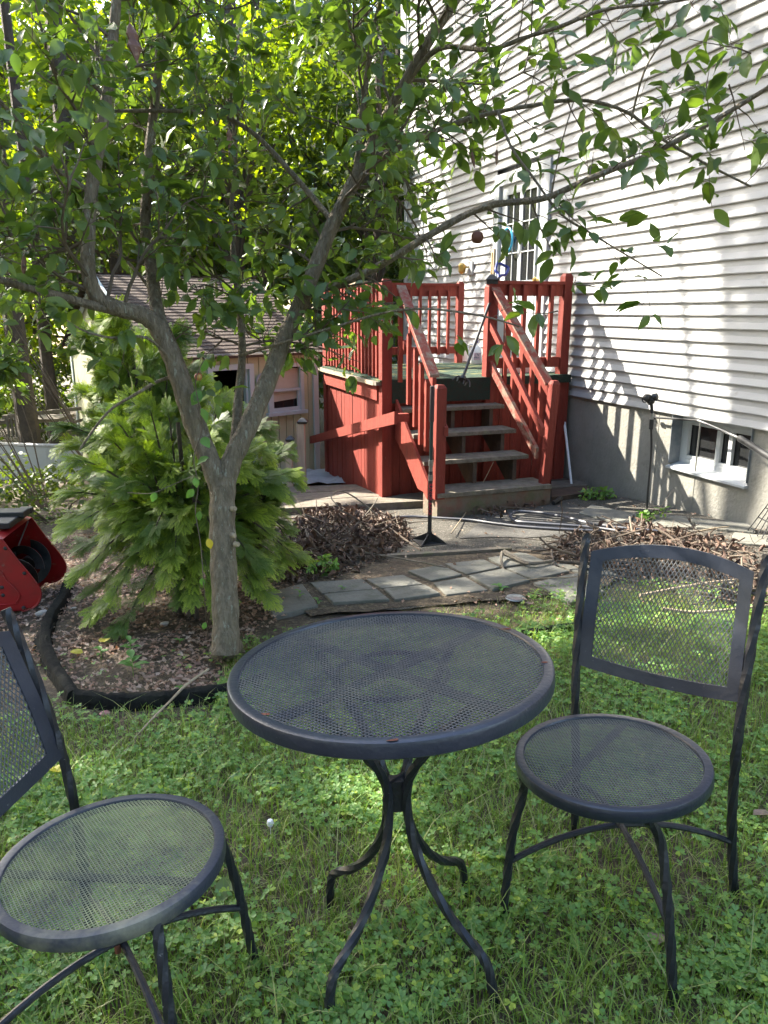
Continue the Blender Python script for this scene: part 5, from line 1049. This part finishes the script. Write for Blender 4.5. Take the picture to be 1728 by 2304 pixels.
# ---- lawn
def scatter(n,x0,x1,y0,y1,fn):
    x=NR.uniform(x0,x1,n);y=NR.uniform(y0,y1,n); k=fn(x,y)>NR.uniform(0,1,n); x=x[k];y=y[k]
    z=.1-.057*(y-1.55)+.047*x-.012; return np.stack([x,y,z],1)
def px_of(x,y):
    z=.1-.057*(y-1.55)+.047*x-1.6; d=y*math.cos(PITCH)-z*math.sin(PITCH); v=y*math.sin(PITCH)+z*math.cos(PITCH); return 864+FPX*x/d,1152-FPX*v/d
def nz(x,y,s,o=0): return .5+.25*(np.sin(x*s*2.1+1.3*np.sin(y*s*1.7+o)+o)+np.sin(y*s*2.7+1.1*np.sin(x*s*1.9+2*o)))
def lawn(x,y):
    u,v=px_of(x,y); 
    back=np.interp(u,[-400,0,150,200,480,520,900,1150,1240,1500,1728,2200],[1620,1620,1590,1615,1600,1450,1400,1375,1330,1320,1335,1335])
    f=np.clip((v-back)/70+.25,0,1); return f*(.6+.4*np.clip(nz(x,y,2.3)*1.6-.2,0,1))
def blades(P,h,w,mname,name,label,cat,lean=.5):
    n=len(P); T_=[(-.5,0,0),(.5,0,0),(.42,.02,.4),(-.42,.02,.4),(.3,.12,.75),(-.3,.12,.75),(0,.30,1.0)]
    V0=np.array(T_); F4=np.array([(0,1,2,3),(3,2,4,5)]);F3=np.array([(5,4,6)]); a=NR.uniform(0,6.283,n); H_=NR.uniform(.4,1.15,n)*h; ln=NR.uniform(.1,1.2,n)*lean
    V=np.zeros((n,7,3)); ca,sa=np.cos(a),np.sin(a)
    for k in range(7):
        xx=V0[k,0]*w*NR.uniform(.9,1.1,n); yy=(V0[k,1]*2.2+V0[k,2]*.25)*H_*ln*1.6; zz=V0[k,2]*H_*(1-.25*ln*V0[k,2])
        V[:,k,0]=xx*ca-yy*sa;V[:,k,1]=xx*sa+yy*ca;V[:,k,2]=zz
    V+=P[:,None,:]; o_=(np.arange(n)*7)[:,None,None]
    o=npmesh(name,V.reshape(-1,3),[(F4[None]+o_).reshape(-1,4),(F3[None]+o_).reshape(-1,3)],M[mname]); tag(o,label,cat,kind='stuff'); return o
P=scatter(230000,-2.4,2.8,.75,4.6,lawn); P=P[(P[:,1]<2.6)|(NR.uniform(0,1,len(P))<.75)]; print('grass',len(P))
blades(P,.062,.0032,'grass','lawn_grass','short green lawn grass under the table and chairs','grass',.75)
P=scatter(6500,-2.2,2.4,.8,3.6,lawn); blades(P,.14,.0034,'grass','tall_grass','longer loose grass blades arching out of the lawn','grass',.9)
def dry(x,y):
    u,v=px_of(x,y); return np.where((v>1440),np.clip(.75-.4*lawn(x,y)-.3*nz(x,y,3,2),.15,1)*np.where((u<520)&(v<1560),.35,1),np.where((u>900)&(v>1345),.7,0))
P=scatter(40000,-2.4,2.8,.75,4.2,dry); blades(P,.032,.0022,'drygrass','dry_grass','dry tan grass thatch lying between the green blades','dry grass',2.2)
# clover
CT=[];CF=[]
for k in range(3):
    a=k*2.094; ca,sa=math.cos(a),math.sin(a); b=len(CT)
    for (x,y,z) in ((0,0,0),(.42,.45,.10),(.38,.92,.06),(.06,.86,-.03),(0,.55,-.06),(-.06,.86,-.03),(-.38,.92,.06),(-.42,.45,.10)): CT.append((x*ca-y*sa,x*sa+y*ca,z))
    CF+=[(b,b+1,b+2,b+3,b+4),(b,b+4,b+5,b+6,b+7)]
def clov(x,y): return lawn(x,y)*np.clip(nz(x,y,3.4,1)*2.0-.45,.10,1)
P=scatter(70000,-2.3,2.7,.75,4.3,clov); n=len(P); print('clover',n)
P[:,2]+=NR.uniform(.018,.055,n); Nn=unit(np.stack([NR.normal(0,.35,n),NR.normal(-.12,.35,n),np.ones(n)],1)); D=unit(np.stack([NR.normal(0,1,n),NR.normal(0,1,n),NR.normal(0,.1,n)],1))
V,F=inst(CT,np.array(CF),frames(D,Nn),P,NR.choice([.010,.0125,.015,.019],n)); o=npmesh('clover',V,F,M['clover']); tag(o,'low three leaved clover spread through the lawn','clover',kind='stuff')
# broad weed leaves in the lawn
b_=gnd(505,1985); root=empty('broadleaf_weed',b_,'flat broad leaved weed in the grass beside the left chair seat','weed')
P=np.array([tuple(gnd(x,y,.015)) for x,y in ((495,2035),(470,2110))]); D=np.array([[.1,1,.3],[.9,.3,.15]])*1.0
V,F=leaves(P,D,np.tile([[0,-.2,1.]],(2,1)),np.array([.10,.08])); npmesh('leaves',V,F,M['leaf'],root,smooth=True)
# leaf litter in the bed and on the patio
def litter(n,fn,x0,x1,y0,y1,size,name,label,h=.02):
    P=scatter(n,x0,x1,y0,y1,fn); n=len(P); P[:,2]+=.012+NR.uniform(0,h,n); Nn=unit(np.stack([NR.normal(0,.35,n),NR.normal(0,.35,n),np.ones(n)],1)); D=unit(np.stack([NR.normal(0,1,n),NR.normal(0,1,n),NR.normal(0,.15,n)],1))
    T_=np.array([(0,0,0),(.16,.15,.14),(.30,.5,.26),(.08,.72,.06),(0,1,.20),(-.12,.7,.02),(-.27,.45,.22),(-.13,.15,.10)]); V,F=inst(T_,np.array([(0,1,2,3,4,5,6,7)]),frames(D,Nn),P,NR.uniform(.5,1.3,n)*size)
    o=npmesh(name,V,F,M['litter']); tag(o,label,'leaf litter',kind='stuff')
def bed(x,y):
    u,v=px_of(x,y); lim=np.interp(u,[-300,0,120,160,520,600,700],[1500,1480,1500,1575,1575,1420,1330]); f=np.where((v<lim)&(v>1180)&(u<680),1,0)
    return f*np.clip(nz(x,y,4,3)*1.7,.35,1)
litter(22000,bed,-3.4,-.3,2.7,6.4,.032,'leaf_litter','brown fallen leaves covering the bed under the shrub')
def pat(x,y):
    u,v=px_of(x,y); return np.where((u>560)&(v<1370)&(v>1110),.10+.35*(np.exp(-((u-760)/130)**2-((v-1290)/60)**2))+.4*np.exp(-((u-1560)/220)**2-((v-1230)/50)**2),0)+np.where((u>1000)&(v>1330)&(v<1420),.35,0)+np.where((u<520)&(v>1590)&(v<1660),.3,0)
litter(9000,pat,-1.4,3.6,3.0,8.5,.032,'patio_litter','scattered dry leaf bits on the gravel, pavers and grass edge')
def bedgreen(x,y):
    u,v=px_of(x,y); return np.where((u>130)&(u<520)&(v>1450)&(v<1580),np.clip(nz(x,y,5,4)*2-.9,0,1)*.8,0)+np.where((u<400)&(v<1240)&(v>1090),.5*nz(x,y,3,4),0)+np.where((u<160)&(v>1500)&(v<1640),.3,0)
P=scatter(9000,-5,0,2.4,8,bedgreen); P[:,2]+=NR.uniform(.02,.05,len(P)); n=len(P); D=unit(NR.normal(0,1,(n,3))*np.array([1,1,.1])); V,F=inst(CT,np.array(CF),frames(D,unit(np.stack([NR.normal(0,.3,n),NR.normal(0,.3,n),np.ones(n)],1))),P,NR.uniform(.010,.018,n)); o=npmesh('bed_weeds',V,F,M['clover']); tag(o,'low green weeds sprouting through the leaf bed and far yard','ground cover',kind='stuff')
# white clover flower in the lawn
c=gnd(608,1852,.05); mb=MB(); mb.lathe([(.002,.012),(.008,.010),(.011,.0),(.008,-.008),(.002,-.010)],c,Z,9); mb.tube([c-Z*.05,c-Z*.008],.0012,4); o=mb.build('clover_flower',M['white'],None,True); tag(o,'white clover flower in the lawn left of the table leg','flower')
# ---- woodland behind
def bgtree(x,y,H_,cz,rx,rz,ncl,per,size,m,seed,label,lean=0,tr=.14,name='woodland_tree'):
    z0=g(x,y); root=empty(name,Vector((x,y,z0)),label,'tree','woodland trees behind the yard'); r_=np.random.default_rng(seed)
    d=unit(r_.normal(0,1,(ncl,3))); C_=np.array([x+lean,y,z0+cz])+d*np.array([rx,rx,rz])*(r_.uniform(.15,1,(ncl,1))**.45)
    V,F=clumpleaves(C_,r_.uniform(.35,.95,ncl)*rx*.36,per,size,seed+1,.45); npmesh('crown',V,F,m,root)
    mb=MB(); n=8; P=[Vector((x+lean*(i/n)**1.5+rnd.uniform(-.05,.05),y,z0-.2+H_*i/n)) for i in range(n+1)]; mb.tube(P,[tr*(1-.75*i/n) for i in range(n+1)],8)
    for i in range(min(ncl,16)):
        e=Vector(C_[i]); j=max(2,min(n-1,int((e.z-z0)/H_*n*.75))); mb.tube([P[j],P[j].lerp(e,.5)+Z*.15,e],[tr*.35,tr*.2,.012],5,cap=False)
    mb.build('trunk',M['barkdark'],root,True)
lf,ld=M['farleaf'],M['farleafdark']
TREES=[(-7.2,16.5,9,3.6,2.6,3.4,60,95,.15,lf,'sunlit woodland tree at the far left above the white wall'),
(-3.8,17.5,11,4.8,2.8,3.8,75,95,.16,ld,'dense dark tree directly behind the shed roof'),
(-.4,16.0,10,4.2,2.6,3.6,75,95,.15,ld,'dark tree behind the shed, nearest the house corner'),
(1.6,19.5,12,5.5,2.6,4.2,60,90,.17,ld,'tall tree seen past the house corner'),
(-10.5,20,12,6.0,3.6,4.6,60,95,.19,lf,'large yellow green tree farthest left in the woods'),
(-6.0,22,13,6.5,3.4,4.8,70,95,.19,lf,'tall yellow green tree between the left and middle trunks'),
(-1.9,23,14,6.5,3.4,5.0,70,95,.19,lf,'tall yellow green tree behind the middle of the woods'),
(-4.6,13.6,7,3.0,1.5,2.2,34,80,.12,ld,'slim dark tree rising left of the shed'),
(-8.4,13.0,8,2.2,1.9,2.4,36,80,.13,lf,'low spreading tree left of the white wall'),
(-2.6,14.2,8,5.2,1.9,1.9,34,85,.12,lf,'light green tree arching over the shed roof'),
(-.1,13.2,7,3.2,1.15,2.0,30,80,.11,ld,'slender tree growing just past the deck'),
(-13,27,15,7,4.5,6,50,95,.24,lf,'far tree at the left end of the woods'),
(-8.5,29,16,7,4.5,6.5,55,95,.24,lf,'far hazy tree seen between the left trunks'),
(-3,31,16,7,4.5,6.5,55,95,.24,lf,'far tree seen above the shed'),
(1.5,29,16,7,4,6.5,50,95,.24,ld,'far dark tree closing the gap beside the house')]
for i,t in enumerate(TREES):
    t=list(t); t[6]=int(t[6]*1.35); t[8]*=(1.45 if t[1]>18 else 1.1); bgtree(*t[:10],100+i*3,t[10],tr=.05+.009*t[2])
for i,(x,y,cz,l) in enumerate(((-9.5,24,9.5,'high pale green canopy filling the top left of the woods'),(-4.5,25,10,'high pale green canopy above the middle of the woods'),(.3,24,10,'high green canopy beside the house roof line'))):
    bgtree(x,y,15,cz,3.6,3.2,85,95,.20,lf,700+i*5,l,tr=.2)
for i,(x,y,l) in enumerate(((-5.6,12.8,'bare slim trunk at the left edge of the woods'),(-2.2,15,'thin straight trunk in the middle of the woods'),(.3,14.8,'straight dark trunk right beside the house corner'))):
    bgtree(x,y,15,12.5,1.5,1.5,16,80,.14,ld,300+i*5,l,tr=.11)
for i,(x,y,r_,l) in enumerate(((-6.2,13.8,1.3,'undergrowth bush at the far left behind the white wall'),(-8.5,16,1.6,'sunlit undergrowth at the far left edge of the yard'),(-3.0,15.5,1.4,'undergrowth bush directly behind the shed'),(-.3,14.6,1.3,'undergrowth bush between shed and deck'),(-11,19,2,'wide far undergrowth mass at the left'))):
    bush('undergrowth_bush',l,Vector((x,y,g(x,y))),(x,y,g(x,y)+r_*.75),(r_,r_*.7,r_*.8),30,60,.12,lf if i in (1,4) else ld,400+i*7,'bush','undergrowth at the woodland edge')
# trees outside the frame on the sun side that shade the lawn and the upper wall
for i,(x,y,H_,cz,rx,rz,ncl,per,l) in enumerate(((-6.9,7.2,13,8.8,2.8,3.9,62,105,'tall yard tree left of the snow blower, shading the lawn'),(-5.7,14.8,19,15.4,3.7,4.0,110,105,'very tall tree rising high above the shed'),(-3.4,19.0,20,16.5,3.6,4.2,90,105,'very tall tree behind the shed'))):
    bgtree(x,y,H_,cz,rx,rz,ncl,per,.16,lf,500+i*9,l,tr=.2)
bgtree(-4.95,10.5,13,11.0,2.3,2.1,75,105,.15,ld,560,'tall bare trunked tree at the left edge beyond the snow blower',tr=.15)
# unseen trees added round the yard to cut sky light on the wall
for i,(x,y,l) in enumerate(((-15,3,'unseen edge tree added far left of the lawn'),(-14,-4,'unseen edge tree added behind the camera, far left'),(-9,-12,'unseen edge tree added behind the camera, second from left'),(-2,-15,'unseen edge tree added straight behind the camera'),(5,-14,'unseen edge tree added behind the camera, right of centre'),(-16,10,'unseen edge tree added beyond the white pool wall'))):
    bgtree(x,y,19 if i<6 else 12,9.5 if i<6 else 7,5.5 if i<6 else 3,8.5 if i<6 else 4.5,110,60,.42 if i<6 else .3,ld,800+i*7,l,tr=.3)
# nearer unseen trees, added to block sky light from the siding
for i,(x,y,l) in enumerate(((-5,-9,'unseen yard tree added behind the camera on the left'),(1.5,-11,'unseen yard tree added straight behind the camera'),(7,-8,'unseen yard tree added behind the camera on the right'),(-10,-3,'unseen yard tree added far to the left, level with the camera'))):
    bgtree(x,y,13,6.5,4.2,5.5,70,100,.26,ld,600+i*9,l,tr=.25)
